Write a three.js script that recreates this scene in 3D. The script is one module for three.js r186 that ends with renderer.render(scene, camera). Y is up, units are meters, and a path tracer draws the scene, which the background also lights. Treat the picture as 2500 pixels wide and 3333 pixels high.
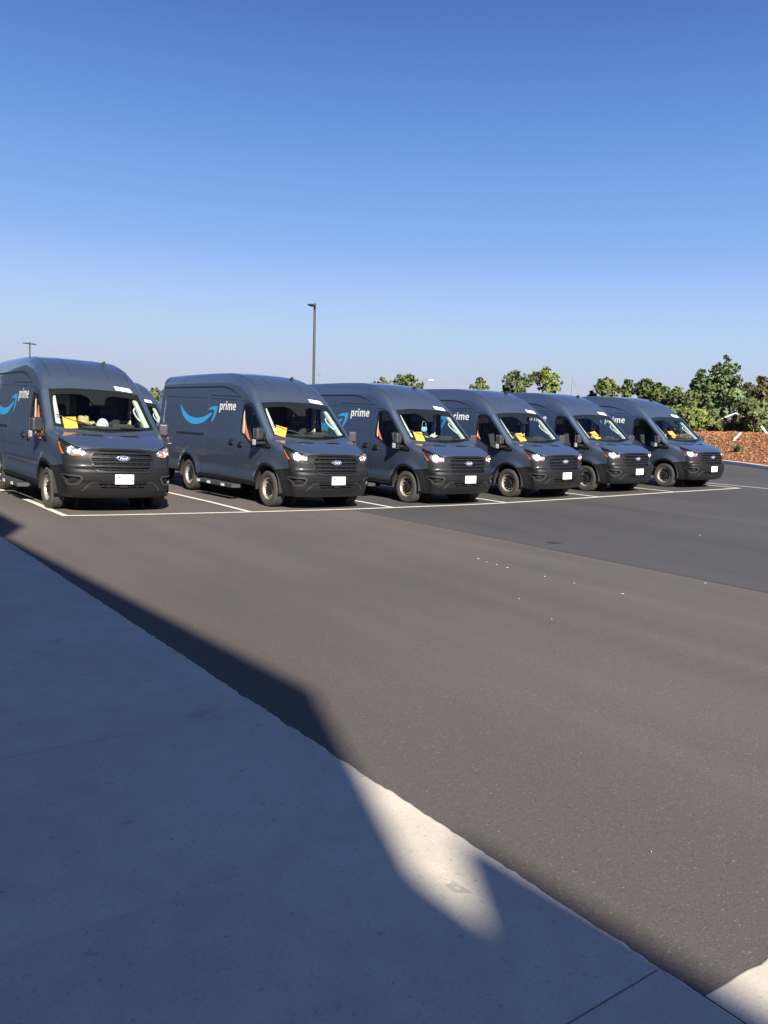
import * as THREE from 'three';
import { mergeGeometries } from 'three/addons/utils/BufferGeometryUtils.js';
import { RoundedBoxGeometry } from 'three/addons/geometries/RoundedBoxGeometry.js';
import { ImprovedNoise } from 'three/addons/math/ImprovedNoise.js';
import { FontLoader } from 'three/addons/loaders/FontLoader.js';

// ---------------------------------------------------------------- camera, exposure, sky, sun
const scene = new THREE.Scene();
const camera = new THREE.PerspectiveCamera(64.75, 0.75, 0.1, 3000);
camera.position.set(0, 1.634, 0);
camera.rotation.order = 'YXZ';
camera.rotation.set(-0.1091, -0.6375, 0.04516);
const renderer = new THREE.WebGLRenderer({ antialias: true });
renderer.toneMapping = THREE.LinearToneMapping;
renderer.toneMappingExposure = 2.1;
renderer.shadowMap.enabled = true;
const SUN = new THREE.Vector3(-0.225, 0.36, 0.58).normalize();
const EXPO = 2.1;
function lerp(a, b, t) { return a + (b - a) * t; }
function sm(a, b, x) { const t = Math.min(1, Math.max(0, (x - a) / (b - a))); return t * t * (3 - 2 * t); }
function lin(c) { return c <= 0.04045 ? c / 12.92 : Math.pow((c + 0.055) / 1.055, 2.4); }
{ // clear late-summer sky: values are the display colours of the sky at each height, brought back to radiance
  const stops = [[-90, 150, 152, 155], [-1, 190, 194, 208], [2.2, 195, 201, 221], [4.2, 191, 208, 232], [6.3, 184, 210, 242], [8.6, 170, 203, 248], [11.8, 143, 182, 243], [15.5, 122, 168, 232], [19.5, 103, 150, 218], [25.5, 84, 121, 195], [40, 60, 92, 165], [60, 38, 58, 102], [90, 32, 49, 84]];
  const w = 512, h = 256, d = new Float32Array(w * h * 4);
  for (let j = 0; j < h; j++) {
    const el = ((j + 0.5) / h - 0.5) * 180;
    let i = 0; while (i < stops.length - 2 && el > stops[i + 1][0]) i++;
    const a = stops[i], b = stops[i + 1], t = Math.min(1, Math.max(0, (el - a[0]) / (b[0] - a[0])));
    for (let k = 0; k < w; k++) {
      const az = ((k + 0.5) / w - 0.5) * 2 * Math.PI, ce = Math.cos(el * Math.PI / 180), se = Math.sin(el * Math.PI / 180);
      const dir = [Math.cos(az) * ce, se, Math.sin(az) * ce];
      const cs = dir[0] * SUN.x + dir[1] * SUN.y + dir[2] * SUN.z;
      const glow = 1 + 0.9 * Math.pow(Math.max(0, cs), 6) + 2.2 * Math.pow(Math.max(0, cs), 60);
      const o = (j * w + k) * 4;
      for (let c = 0; c < 3; c++) {
        let v = lerp(lin(a[c + 1] / 255), lin(b[c + 1] / 255), t) / EXPO;
        if (el > -1) v = v * glow + (glow - 1) * 0.05 * [1, 0.95, 0.85][c];
        d[o + c] = v;
      }
      d[o + 3] = 1;
    }
  }
  const tex = new THREE.DataTexture(d, w, h, THREE.RGBAFormat, THREE.FloatType);
  tex.mapping = THREE.EquirectangularReflectionMapping; tex.magFilter = tex.minFilter = THREE.LinearFilter; tex.wrapS = THREE.RepeatWrapping; tex.needsUpdate = true;
  scene.background = tex; scene.environment = tex;
}
const sun = new THREE.DirectionalLight(new THREE.Color().setRGB(1, 0.92, 0.80), 4.7);
sun.position.copy(SUN).multiplyScalar(80).add(new THREE.Vector3(14, 0, -16));
sun.target.position.set(14, 0, -16); sun.castShadow = true; sun.shadow.mapSize.set(4096, 4096); sun.shadow.radius = 1.25;
Object.assign(sun.shadow.camera, { left: -60, right: 60, top: 40, bottom: -40, near: 1, far: 250 });
scene.add(sun, sun.target);

// ---------------------------------------------------------------- helpers
const used = {};
function numbered(n) { used[n] = (used[n] || 0) + 1; return used[n] === 1 ? n : n + '_' + String(used[n] - 1).padStart(3, '0'); }
function rng(s) { let a = s * 2654435761 >>> 0; return () => { a = (a + 0x6d2b79f5) | 0; let t = Math.imul(a ^ (a >>> 15), 1 | a); t = (t + Math.imul(t ^ (t >>> 7), 61 | t)) ^ t; return ((t ^ (t >>> 14)) >>> 0) / 4294967296; }; }
const PN = new ImprovedNoise();
const noise = (x, y, z = 0.37) => PN.noise(x + 31.7, y + 17.3, z);
function fbm(x, y, n = 4, z = 0.37) { let s = 0, a = 0.5; for (let i = 0; i < n; i++) { s += a * noise(x, y, z + i * 3.1); x *= 2.03; y *= 2.03; a *= 0.5; } return s; }
function tag(o, label, category, group, kind) { o.userData.label = label; if (category) o.userData.category = category; if (group) o.userData.group = group; if (kind) o.userData.kind = kind; return o; }
function mesh(name, geo, mat, parent) { const m = new THREE.Mesh(geo, mat); m.name = name; m.castShadow = m.receiveShadow = true; if (parent) parent.add(m); return m; }
function top(name, geo, mat) { const m = mesh(numbered(name), geo, mat, scene); return m; }
function thing(name, label, category, pos = [0, 0, 0], rot = 0, groupName) { const g = new THREE.Group(); g.name = numbered(name); g.position.set(...pos); g.rotation.y = rot; scene.add(g); return tag(g, label, category, groupName); }
function structure(name, geo, mat, label) { const m = mesh(name, geo, mat, scene); m.userData.kind = 'structure'; if (label) m.userData.label = label; return m; }
const V3 = (x, y, z) => new THREE.Vector3(x, y, z);
const RGB = (r, g, b) => new THREE.Color().setRGB(r, g, b);
const std = (c, rough, extra = {}) => new THREE.MeshStandardMaterial({ color: c, roughness: rough, metalness: 0, side: THREE.DoubleSide, ...extra });
const phys = (c, rough, extra = {}) => new THREE.MeshPhysicalMaterial({ color: c, roughness: rough, metalness: 0, side: THREE.DoubleSide, ...extra });
function box(sx, sy, sz, x, y, z, r = 0.012) { const g = new RoundedBoxGeometry(sx, sy, sz, 2, Math.min(r, sx / 2.1, sy / 2.1, sz / 2.1)); g.translate(x, y, z); return g; }
function clean(g) { const q = g.index ? g.toNonIndexed() : g; for (const k of Object.keys(q.attributes)) if (!['position', 'normal', 'uv'].includes(k)) q.deleteAttribute(k); if (!q.attributes.uv) q.setAttribute('uv', new THREE.BufferAttribute(new Float32Array(q.attributes.position.count * 2), 2)); return q; }
const join = (list) => mergeGeometries(list.map(clean));
function tube(pts, r, seg = 24, rs = 8) { return new THREE.TubeGeometry(new THREE.CatmullRomCurve3(pts.map((p) => V3(...p))), seg, r, rs, false); }
function noiseTexture(n, f, srgb = true) { // f(x, y) -> [r, g, b] in 0..1 display values
  const d = new Uint8Array(n * n * 4);
  for (let j = 0; j < n; j++) for (let i = 0; i < n; i++) { const c = f(i / n, j / n), o = (j * n + i) * 4; for (let k = 0; k < 3; k++) d[o + k] = Math.max(0, Math.min(255, c[k] * 255)); d[o + 3] = 255; }
  const t = new THREE.DataTexture(d, n, n); if (srgb) t.colorSpace = THREE.SRGBColorSpace;
  t.wrapS = t.wrapT = THREE.RepeatWrapping; t.magFilter = THREE.LinearFilter; t.minFilter = THREE.LinearMipmapLinearFilter; t.generateMipmaps = true; t.needsUpdate = true; return t;
}
function canvasTexture(w, h, draw) { const c = document.createElement('canvas'); c.width = w; c.height = h; const g = c.getContext('2d'); draw(g, w, h); const t = new THREE.CanvasTexture(c); t.colorSpace = THREE.SRGBColorSpace; t.anisotropy = 4; return t; }

// ---------------------------------------------------------------- the ground: gently sagging paved lot
const pchip = (P) => { // monotone cubic through points, as a function
  const n = P.length, h = [], s = [], m = [];
  for (let i = 0; i < n - 1; i++) { h[i] = P[i + 1][0] - P[i][0]; s[i] = (P[i + 1][1] - P[i][1]) / h[i]; }
  m[0] = s[0]; m[n - 1] = s[n - 2];
  for (let i = 1; i < n - 1; i++) m[i] = s[i - 1] * s[i] <= 0 ? 0 : (h[i - 1] + h[i]) * 3 / ((2 * h[i] + h[i - 1]) / s[i - 1] + (h[i] + 2 * h[i - 1]) / s[i]);
  return (x) => {
    if (x <= P[0][0]) return P[0][1]; if (x >= P[n - 1][0]) return P[n - 1][1];
    let i = 0; while (x > P[i + 1][0]) i++;
    const t = (x - P[i][0]) / h[i], t2 = t * t, t3 = t2 * t;
    return P[i][1] * (2 * t3 - 3 * t2 + 1) + h[i] * m[i] * (t3 - 2 * t2 + t) + P[i + 1][1] * (3 * t2 - 2 * t3) + h[i] * m[i + 1] * (t3 - t2);
  };
};
const gx = pchip([[2, 0], [3, -0.035], [4.4, -0.06], [8.5, -0.085], [11.9, -0.07], [15.2, -0.009], [18.3, 0.072], [21.9, 0.152], [28, 0.3], [36, 0.5], [60, 0.55]]);
const G = (x, z) => gx(x) - 0.010 * Math.min(9, Math.max(0, -z - 15)) * (1 - sm(12, 20, x)) - 0.009 * Math.min(9, Math.max(0, -z - 15)) * sm(12, 20, x) * (1 - sm(24, 30, x)) - 0.06 * sm(24, 32, x);
function sheet(xs, zs, off, color, edge) { // xs, zs: knots; edge(x, z, i, j) may move a vertex
  const nx = xs.length, nz = zs.length, p = [], c = [], uv = [], id = [];
  for (let j = 0; j < nz; j++) for (let i = 0; i < nx; i++) {
    let x = xs[i], z = zs[j]; if (edge) [x, z] = edge(x, z, i, j, nx, nz);
    p.push(x, G(x, z) + off, z); uv.push(x, z); if (color) { const q = color(x, z); c.push(q[0], q[1], q[2]); }
  }
  for (let j = 0; j < nz - 1; j++) for (let i = 0; i < nx - 1; i++) { const a = j * nx + i; id.push(a, a + nx, a + 1, a + 1, a + nx, a + nx + 1); }
  const g = new THREE.BufferGeometry(); g.setAttribute('position', new THREE.Float32BufferAttribute(p, 3)); g.setAttribute('uv', new THREE.Float32BufferAttribute(uv, 2));
  if (color) g.setAttribute('color', new THREE.Float32BufferAttribute(c, 3)); g.setIndex(id); g.computeVertexNormals(); return g;
}
function knots(a, b, step) { const n = Math.max(1, Math.round((b - a) / step)), r = []; for (let i = 0; i <= n; i++) r.push(a + (b - a) * i / n); return r; }
function scaled(t, s) { const q = t.clone(); q.repeat.set(1 / s, 1 / s); q.needsUpdate = true; return q; }
const R0 = rng(5);
// aggregate texture for asphalt: dark binder, paler and darker stones, a few bright chips
const asphaltData = (() => {
  const n = 1024, val = new Float32Array(n * n), R = rng(11), hgt = new Float32Array(n * n);
  for (let j = 0; j < n; j++) for (let i = 0; i < n; i++) { val[j * n + i] = 0.5 + (R() - 0.5) * 0.16; hgt[j * n + i] = 0.45 + (R() - 0.5) * 0.25; }
  for (let s = 0; s < 30000; s++) { // stones of 2-9 mm on a 2 m tile
    const cx = R() * n, cy = R() * n, r = 1.0 + R() * R() * 2.6, t = R(), v = t < 0.025 ? 0.98 : t < 0.4 ? 0.60 + R() * 0.14 : 0.30 + R() * 0.16, e = 0.7 + R() * 0.6;
    for (let y = -5; y <= 5; y++) for (let x = -5; x <= 5; x++) { const d = Math.hypot(x * e, y / e); if (d < r) { const o = ((cy + y + n) % n | 0) * n + ((cx + x + n) % n | 0); val[o] = lerp(val[o], v, 0.75); hgt[o] = 0.55 + 0.45 * (1 - d / r) * (v > 0.5 ? 1 : 0.4); } }
  }
  return { n, val, hgt };
})();
const asphaltMap = noiseTexture(1024, (u, v) => { const q = asphaltData.val[(v * 1024 | 0) * 1024 + (u * 1024 | 0)]; const s = 0.55 + q * 0.75; return [Math.min(1, s * 0.80), Math.min(1, s * 0.79), Math.min(1, s * 0.78)]; });
const asphaltBump = noiseTexture(1024, (u, v) => { const q = asphaltData.hgt[(v * 1024 | 0) * 1024 + (u * 1024 | 0)]; return [q, q, q]; }, false);
const asphaltMat = new THREE.MeshStandardMaterial({ map: scaled(asphaltMap, 2), bumpMap: scaled(asphaltBump, 2), bumpScale: 0.0018, roughness: 0.93, vertexColors: true, side: THREE.DoubleSide });
const sealMat = new THREE.MeshStandardMaterial({ map: scaled(asphaltMap, 2), bumpMap: scaled(asphaltBump, 2), bumpScale: 0.003, roughness: 0.82, vertexColors: true, side: THREE.DoubleSide });
const oldC = (x, z) => { // drag streaks run along the lane
  const st = fbm(x * 1.6, z * 0.16, 4), bl = fbm(x * 0.35, z * 0.28, 3, 2.2), f = 1 + 0.30 * st + 0.22 * bl, w = fbm(x * 0.5, z * 0.3, 2, 5.1);
  return [0.212 * f * (1 + 0.05 * w), 0.185 * f, 0.168 * f * (1 - 0.05 * w)];
};
const newC = (x, z) => { const st = fbm(x * 1.1 + 9, z * 0.16, 4), bl = fbm(x * 0.3, z * 0.2, 3, 7.7), f = 1 + 0.36 * st + 0.3 * bl; return [0.133 * f, 0.131 * f, 0.131 * f]; };
const lotX = [...knots(2.12, 8.95, 0.16), ...knots(9.2, 24, 0.35), ...knots(24.5, 62, 1.2)];
const lotZ = [...knots(-70, -24, 1.4), ...knots(-23, -1.15, 0.3)];
structure('asphalt', sheet(lotX, lotZ, 0, oldC, (x, z, i, j, nx, nz) => [i === 0 ? 2.118 + 0.012 * fbm(z * 1.3, 4, 2) : x, j === nz - 1 ? z + 0.012 * noise(x * 14, 3) : z]), asphaltMat, 'brown grey worn asphalt of the lane in front of the vans');
structure('asphalt_near', sheet([...knots(2.12, 8.95, 0.3), ...knots(9.2, 62, 1.4)], knots(-0.92, 40, 0.8), 0, oldC), asphaltMat, 'worn asphalt on the near side of the concrete strip');
{ const nx = [...knots(8.95, 8.95 + 0.25, 0.25), ...knots(9.5, 24, 0.3), ...knots(24.5, 62, 1.2)];
  structure('new_asphalt', sheet(nx, [...knots(-70, -24, 1.4), ...knots(-23, -1.3, 0.25)], 0.004, newC, (x, z, i) => [i === 0 ? 8.93 + 0.05 * noise(z * 0.8, 9) + 0.03 * fbm(z * 5, 8.2, 2) : x, z]), sealMat, 'newer blue grey asphalt on the far side of the lane and under the right hand vans'); }
// land under and beyond the lot, to the horizon
{ const far = [-1500, -700, -300, -120, -60, -30, -8, 1.9, 2.5, 3, 4.4, 6, 8.5, 10, 12, 14, 16, 18, 20, 22, 24, 26, 28, 30, 32, 34, 36, 40, 46, 60, 90, 160, 320, 700, 1500], fz = [-1500, -700, -320, -160, -90, -50, -24, -21, -18, -15, -10, -4, 4, 12, 40, 120, 400, 1500];
  structure('ground', sheet(far, fz, -0.09, (x, z) => { const f = 1 + 0.5 * fbm(x * 0.02, z * 0.02, 3); return [0.17 * f, 0.14 * f, 0.075 * f]; }), new THREE.MeshStandardMaterial({ roughness: 1, vertexColors: true, side: THREE.DoubleSide }), 'dry grassland around the lot'); }

// ---------------------------------------------------------------- concrete pavement by the building and the strip across the lane
const concMap = noiseTexture(2048, (u, v) => {
  const x = u * 6, y = v * 6, e = Math.min(u, 1 - u, v, 1 - v);
  const a = fbm(x * 0.9, y * 0.9, 4) , b = fbm(x * 7, y * 7, 3, 3.3), g = noise(x * 150, y * 150, 1.1) * 0.5 + noise(x * 70, y * 70, 8.1) * 0.5;
  const pit = noise(x * 60, y * 60, 6.6) > 0.58 ? -0.14 : 0, dot = noise(x * 15, y * 15, 4.4) > 0.74 ? -0.08 : 0, sp = noise(x * 2.1, y * 1.7, 9.4) + 0.5 * noise(x * 9, y * 8, 3.4), stain = sp > 0.62 ? -(sp - 0.62) * 0.25 : 0;
  let s = 0.79 + 0.07 * a + 0.045 * b + 0.06 * g + pit * 0.6 + dot + stain;
  return [s * 1.01, s * 0.97, s * 0.895];
});
const concMat = new THREE.MeshStandardMaterial({ map: scaled(concMap, 6), bumpMap: scaled(concMap, 6), bumpScale: 0.003, roughness: 0.9, side: THREE.DoubleSide });
concMat.map.offset.set(0.13, 0.41);
function slabGeo(x0, x1, z0, z1, jag, top = 0.006, cut = {}) { // a concrete slab with ragged cast edge along x1
  const zs = knots(z0, z1, 0.035), p = [], uv = [], id = [], xs = [x0, lerp(x0, x1, 0.35), lerp(x0, x1, 0.7), x1 - 0.05, x1 - 0.012, x1, x1 + 0.004];
  for (const z of zs) xs.forEach((x, i) => {
    const r = i >= 3 && jag ? (z > -1.2 && z < -0.86 ? 0.3 : 1) * jag * 0.7 * (fbm(z * 11, 2.2, 3) * 0.012 + 0.014 * noise(z * 34, 5) + 0.008 * noise(z * 80, 2) + (noise(z * 5.3, 8) > 0.4 ? -0.008 : 0)) + 0.012 * fbm(z * 1.3, 4, 2) * (z > -1.25 ? 0 : 1) : 0;
    const y = i === 6 ? -0.10 : i === 5 ? top - 0.006 : i === 0 ? top : top; const X = x + (i >= 3 ? r : 0);
    p.push(X, y, z); uv.push(X, z);
  });
  const n = xs.length;
  for (let j = 0; j < zs.length - 1; j++) for (let i = 0; i < n - 1; i++) { const a = j * n + i; id.push(a, a + n, a + 1, a + 1, a + n, a + n + 1); }
  for (const [j, s] of [[0, 1], [zs.length - 1, -1]]) { const b = p.length / 3; for (let i = 0; i < n; i++) { const o = (j * n + i) * 3; p.push(p[o], p[o + 1], p[o + 2], p[o], -0.1, p[o + 2]); uv.push(p[o], 0, p[o], 0.1); } for (let i = 0; i < n - 1; i++) { const a = b + i * 2; s > 0 ? id.push(a, a + 2, a + 1, a + 2, a + 3, a + 1) : id.push(a, a + 1, a + 2, a + 2, a + 1, a + 3); } }
  const g = new THREE.BufferGeometry(); g.setAttribute('position', new THREE.Float32BufferAttribute(p, 3)); g.setAttribute('uv', new THREE.Float32BufferAttribute(uv, 2)); g.setIndex(id); const q = g.toNonIndexed(); q.computeVertexNormals(); return clean(q);
}
{ const pav = new THREE.Group(); pav.name = 'pavement'; pav.userData.kind = 'structure'; pav.userData.label = 'grey concrete pavement beside the building, cut by thin joints'; scene.add(pav);
  const js = [-34, -28.6, -21.8, -16.2, -10.4, -3.92, -1.325, 4.5, 10.5];
  for (let i = 0; i < js.length - 1; i++) mesh('concrete_slab', slabGeo(-3.35, 2.125, js[i] + 0.004, js[i + 1] - 0.004, 1), concMat, pav);
  const bed = new THREE.BoxGeometry(5.3, 0.04, 46); bed.translate(-0.62, -0.055, -11.5); mesh('joint_bed', bed, std(RGB(0.03, 0.029, 0.028), 1), pav);
  // strip of concrete across the lane, poured against the pavement
  const st = new THREE.Group(); st.name = 'concrete_strip'; st.userData.kind = 'structure'; st.userData.label = 'sunlit pale concrete strip across the lane at the lower right corner'; scene.add(st);
  const xs = knots(2.132, 12, 0.06), p = [], id = [], uv = [];
  xs.forEach((x, i) => { const a = -1.18 + 0.02 * fbm(x * 8, 1, 3), b = -0.885 + 0.02 * fbm(x * 8, 6, 3), y = 0.004 + gx(x), X = i ? x : x; for (const [z, yy] of [[a - 0.003, -0.1], [a, y - 0.002], [a + 0.006, y], [b - 0.006, y], [b, y - 0.002], [b + 0.003, -0.1]]) { p.push(X + (i ? 0 : 0.012 * noise(z * 30, 3)), yy, z); uv.push(X, z + 2); } });
  for (let i = 0; i < xs.length - 1; i++) for (let k = 0; k < 5; k++) { const a = i * 6 + k; id.push(a, a + 1, a + 6, a + 1, a + 7, a + 6); }
  const g = new THREE.BufferGeometry(); g.setAttribute('position', new THREE.Float32BufferAttribute(p, 3)); g.setAttribute('uv', new THREE.Float32BufferAttribute(uv, 2)); g.setIndex(id); const fl = g.toNonIndexed(); fl.computeVertexNormals(); mesh('concrete_slab', fl, concMat, st);
}
// ---------------------------------------------------------------- painted lines
const paintMap = noiseTexture(512, (u, v) => { const s = 0.93 + 0.1 * fbm(u * 9, v * 9, 4) + (noise(u * 60, v * 60, 3) > 0.5 ? -0.18 : 0); return [s, s * 0.985, s * 0.95]; });
const paintMat = new THREE.MeshStandardMaterial({ map: scaled(paintMap, 1.1), color: RGB(0.86, 0.85, 0.8), roughness: 0.8, side: THREE.DoubleSide });
const LZ = -13.15, stall = (i) => 3.479 + 3.248 * i;
function lineStrip(ax, az, bx, bz, w) {
  const n = Math.ceil(Math.hypot(bx - ax, bz - az) / 0.12), p = [], uv = [], id = [], L = Math.hypot(bx - ax, bz - az), nx = -(bz - az) / L, nz = (bx - ax) / L;
  for (let i = 0; i <= n; i++) { const x = lerp(ax, bx, i / n), z = lerp(az, bz, i / n); for (const s of [-1, 1]) { const e = w / 2 + 0.006 * noise(i * 0.8, s * 3 + ax); p.push(x + nx * s * e, G(x + nx * s * e, z + nz * s * e) + 0.0095, z + nz * s * e); uv.push(x + nx * s * e, z + nz * s * e); } }
  for (let i = 0; i < n; i++) { const a = i * 2; id.push(a, a + 2, a + 1, a + 1, a + 2, a + 3); }
  const g = new THREE.BufferGeometry(); g.setAttribute('position', new THREE.Float32BufferAttribute(p, 3)); g.setAttribute('uv', new THREE.Float32BufferAttribute(uv, 2)); g.setIndex(id); g.computeVertexNormals(); return g;
}
tag(top('front_line', lineStrip(3.43, LZ, stall(6) + 0.05, LZ, 0.115), paintMat), 'long white painted line across the fronts of all the parking bays', 'road marking', null, 'structure');
const ord = ['along the outer side of the leftmost van', 'between the first and second van from the left', 'between the second and third van from the left', 'between the third and fourth van from the left', 'between the fourth and fifth van from the left', 'between the two rightmost vans', 'on the right of the rightmost van, meeting the end of the front line'];
for (let i = 0; i < 7; i++) tag(top('bay_line', lineStrip(stall(i), LZ - 0.06, stall(i), LZ - 7, 0.11), paintMat), 'white painted bay line ' + ord[i], 'road marking', 'bay lines of the front row', 'structure');
tag(top('lane_line', lineStrip(23.72, -20, 23.72, -6, 0.1), paintMat), 'white line right of the rightmost van that runs on past the front line', 'road marking', null, 'structure');

// ---------------------------------------------------------------- kerb, mulch bank
const kerbPts = [[58, -56], [46, -37], [39.8, -27], [36.3, -21.7], [33.6, -18], [31.6, -14.5], [30.4, -9], [30, 0], [30, 24]];
const kerbCurve = new THREE.CatmullRomCurve3(kerbPts.map(([x, z]) => V3(x, 0, z)));
function swept(n, prof) { // prof(t, x, z) -> list of [outward distance, height]; outward = away from the lot
  const p = [], uv = [], id = []; let m = 0;
  for (let i = 0; i <= n; i++) {
    const t = i / n, c = kerbCurve.getPointAt(t), d = kerbCurve.getTangentAt(t), nx = d.z, nz = -d.x, pr = prof(t, c.x, c.z); m = pr.length;
    for (const [o, h] of pr) { p.push(c.x + nx * o, h, c.z + nz * o); uv.push(t * kerbCurve.getLength(), o); }
  }
  for (let i = 0; i < n; i++) for (let k = 0; k < m - 1; k++) { const a = i * m + k; id.push(a, a + 1, a + m, a + 1, a + m + 1, a + m); }
  const g = new THREE.BufferGeometry(); g.setAttribute('position', new THREE.Float32BufferAttribute(p, 3)); g.setAttribute('uv', new THREE.Float32BufferAttribute(uv, 2)); g.setIndex(id); g.computeVertexNormals(); return g;
}
structure('kerb', swept(160, (t, x, z) => { const b = G(x, z); return [[0, b - 0.1], [0.01, b + 0.005], [0.03, b + 0.14], [0.05, b + 0.155], [0.34, b + 0.16], [0.36, b + 0.05]]; }), new THREE.MeshStandardMaterial({ map: scaled(concMap, 5), color: RGB(0.95, 0.93, 0.88), roughness: 0.9, side: THREE.DoubleSide }), 'pale concrete kerb at the foot of the mulch bank');
const bankH = (o, x, z) => G(Math.min(x, 36), z) + 0.08 + 1.5 * sm(-0.3, 4.8, o) + 0.06 * fbm(x * 0.9, z * 0.9, 3) * sm(0.3, 2, o);
const mulchMap = noiseTexture(1024, (u, v) => { const x = u * 4, y = v * 4, a = noise(x * 13, y * 34, 1), b = noise(x * 31, y * 12, 4), c = fbm(x * 2, y * 2, 3), k = 0.5 + 0.34 * a + 0.3 * b + 0.2 * c; return [0.42 + 0.36 * k, 0.255 + 0.25 * k, 0.16 + 0.17 * k]; });
const mulchMat = new THREE.MeshStandardMaterial({ map: scaled(mulchMap, 2.4), bumpMap: scaled(mulchMap, 2.4), bumpScale: 0.09, roughness: 1, side: THREE.DoubleSide });
const bankO = [0.35, 0.6, 1, 1.5, 2, 2.6, 3.2, 3.9, 4.6, 5.4, 6.2, 7, 7.8, 8.6, 9.5, 11, 13, 18, 30];
structure('mulch_bank', swept(220, (t) => { const c = kerbCurve.getPointAt(t), d = kerbCurve.getTangentAt(t); return bankO.map((o) => [o, bankH(o, c.x + d.z * o, c.z - d.x * o) - 0.1 * sm(9, 12, o)]); }), mulchMat, 'red brown bark mulch bank rising beyond the kerb on the right');
function bankPoint(x, z) { let best = 1e9, bo = 0; for (let i = 0; i <= 300; i++) { const c = kerbCurve.getPointAt(i / 300); const d = Math.hypot(x - c.x, z - c.z); if (d < best) { best = d; bo = d; } } return bankH(bo, x, z); }
{ const R = rng(21), n = 9000, cg = new THREE.BoxGeometry(0.12, 0.012, 0.035), im = new THREE.InstancedMesh(cg, std(RGB(1, 1, 1), 1), n), M = new THREE.Matrix4(), q = new THREE.Quaternion(), e = new THREE.Euler();
  for (let i = 0; i < n; i++) { const t = 0.28 + R() * 0.42, o = 0.5 + Math.pow(R(), 0.85) * 4.6, c = kerbCurve.getPointAt(t), d = kerbCurve.getTangentAt(t), x = c.x + d.z * o, z = c.z - d.x * o; e.set((R() - 0.5) * 1.4, R() * 6.3, (R() - 0.5) * 1.4); q.setFromEuler(e); const s = 0.6 + R() * 1.1; M.compose(V3(x, bankH(o, x, z) + 0.02, z), q, V3(s, 1, s * (0.7 + R()))); im.setMatrixAt(i, M); const k = R(); im.setColorAt(i, RGB(0.29 + 0.17 * k, 0.14 + 0.095 * k, 0.068 + 0.05 * k)); }
  im.name = 'mulch_chips'; im.castShadow = im.receiveShadow = true; tag(im, 'loose bark chips on the mulch bank', 'mulch', null, 'stuff'); scene.add(im); }

// ---------------------------------------------------------------- warehouse behind the camera: its stepped parapet throws the shade
{ const b = thing('warehouse', 'tall grey warehouse beside the pavement whose stepped parapet shades the foreground', 'building', [-2.2, 0, 0]);
  // parapet outline along the wall: [z, height]
  const prof = [[-51, 7.7], [0.43, 7.7], [0.43, 7.02], [0.63, 7.04], [5.91, 7.44], [8.17, 7.6], [8.17, 6.40], [8.64, 6.43], [8.96, 6.95], [10.4, 7.10], [30, 7.13]];
  const sh = new THREE.Shape(); sh.moveTo(-51, 0); for (const [z, y] of prof) sh.lineTo(z, y); sh.lineTo(30, 0); sh.closePath();
  const g = new THREE.ExtrudeGeometry(sh, { depth: 0.06, bevelEnabled: false }); g.rotateY(-Math.PI / 2); // (z, y) face; depth towards -x
  mesh('wall', g, std(RGB(0.30, 0.30, 0.31), 0.85), b);
  const cap = new THREE.BoxGeometry(28, 0.3, 81); cap.translate(-14.35, 5.4, -10.5); mesh('roof', cap, std(RGB(0.4, 0.4, 0.4), 0.9), b);
  const back = new THREE.BoxGeometry(0.3, 5.2, 81); back.translate(-28.1, 2.6, -10.5); mesh('wall', back, std(RGB(0.30, 0.30, 0.31), 0.85), b);
}

// ---------------------------------------------------------------- the van: a body surface that panels, glass and trim are cut from
// local frame: x across (right hand side of the van at -x), y up, z forward, origin on the ground under the front axle
const yA = 0.75, zC = -5.0;
const W0 = pchip([[0.2, 0.90], [0.32, 0.945], [0.42, 0.972], [0.55, 0.985], [0.7, 0.99], [0.85, 1.005], [1.0, 1.018], [1.2, 1.012], [1.4, 0.985], [1.7, 0.952], [2.0, 0.917], [2.25, 0.882], [2.33, 0.872], [2.37, 0.866], [2.5, 0.838], [2.6, 0.80], [2.68, 0.77], [2.76, 0.72], [3, 0.5]]);
const T0 = pchip([[-6, 2.64], [-5, 2.665], [-3.2, 2.685], [-2.3, 2.675], [-1.85, 2.635], [-1.55, 2.565], [-1.25, 2.45], [-1.0, 2.305], [-0.72, 2.075], [-0.36, 1.765], [0, 1.47], [0.12, 1.372], [0.2, 1.318], [0.3, 1.28], [0.5, 1.215], [0.7, 1.145], [0.84, 1.085], [0.92, 1.02], [1.1, 0.8], [1.3, 0.5]]);
const N0 = pchip([[0.1, 0.76], [0.22, 0.84], [0.27, 0.90], [0.34, 0.95], [0.42, 0.985], [0.5, 0.995], [0.58, 1.018], [0.68, 1.022], [0.735, 1.008], [0.77, 0.965], [0.8, 0.95], [0.9, 0.942], [1.0, 0.925], [1.06, 0.905], [1.12, 0.88], [1.3, 0.86], [3, 0.86]]);
function table(fn, a, b, n) { const t = new Float64Array(n + 1); for (let i = 0; i <= n; i++) t[i] = fn(a + (b - a) * i / n); return (x) => { let q = (x - a) / (b - a) * n; q = q < 0 ? 0 : q > n - 1e-6 ? n - 1e-6 : q; const i = q | 0; return t[i] + (t[i + 1] - t[i]) * (q - i); }; }
const Wt = table(W0, 0, 3, 1500), Tt = table(T0, -6, 1.3, 1460), Nt = table(N0, 0, 3, 1500);
const Ts = table((z) => Math.sqrt(1 + ((Tt(z + 0.02) - Tt(z - 0.02)) / 0.04) ** 2), -6, 1.3, 1460);
function smax(a, b, k) { const h = Math.max(k - Math.abs(a - b), 0) / k; return Math.max(a, b) + h * h * k * 0.25; }
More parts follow.
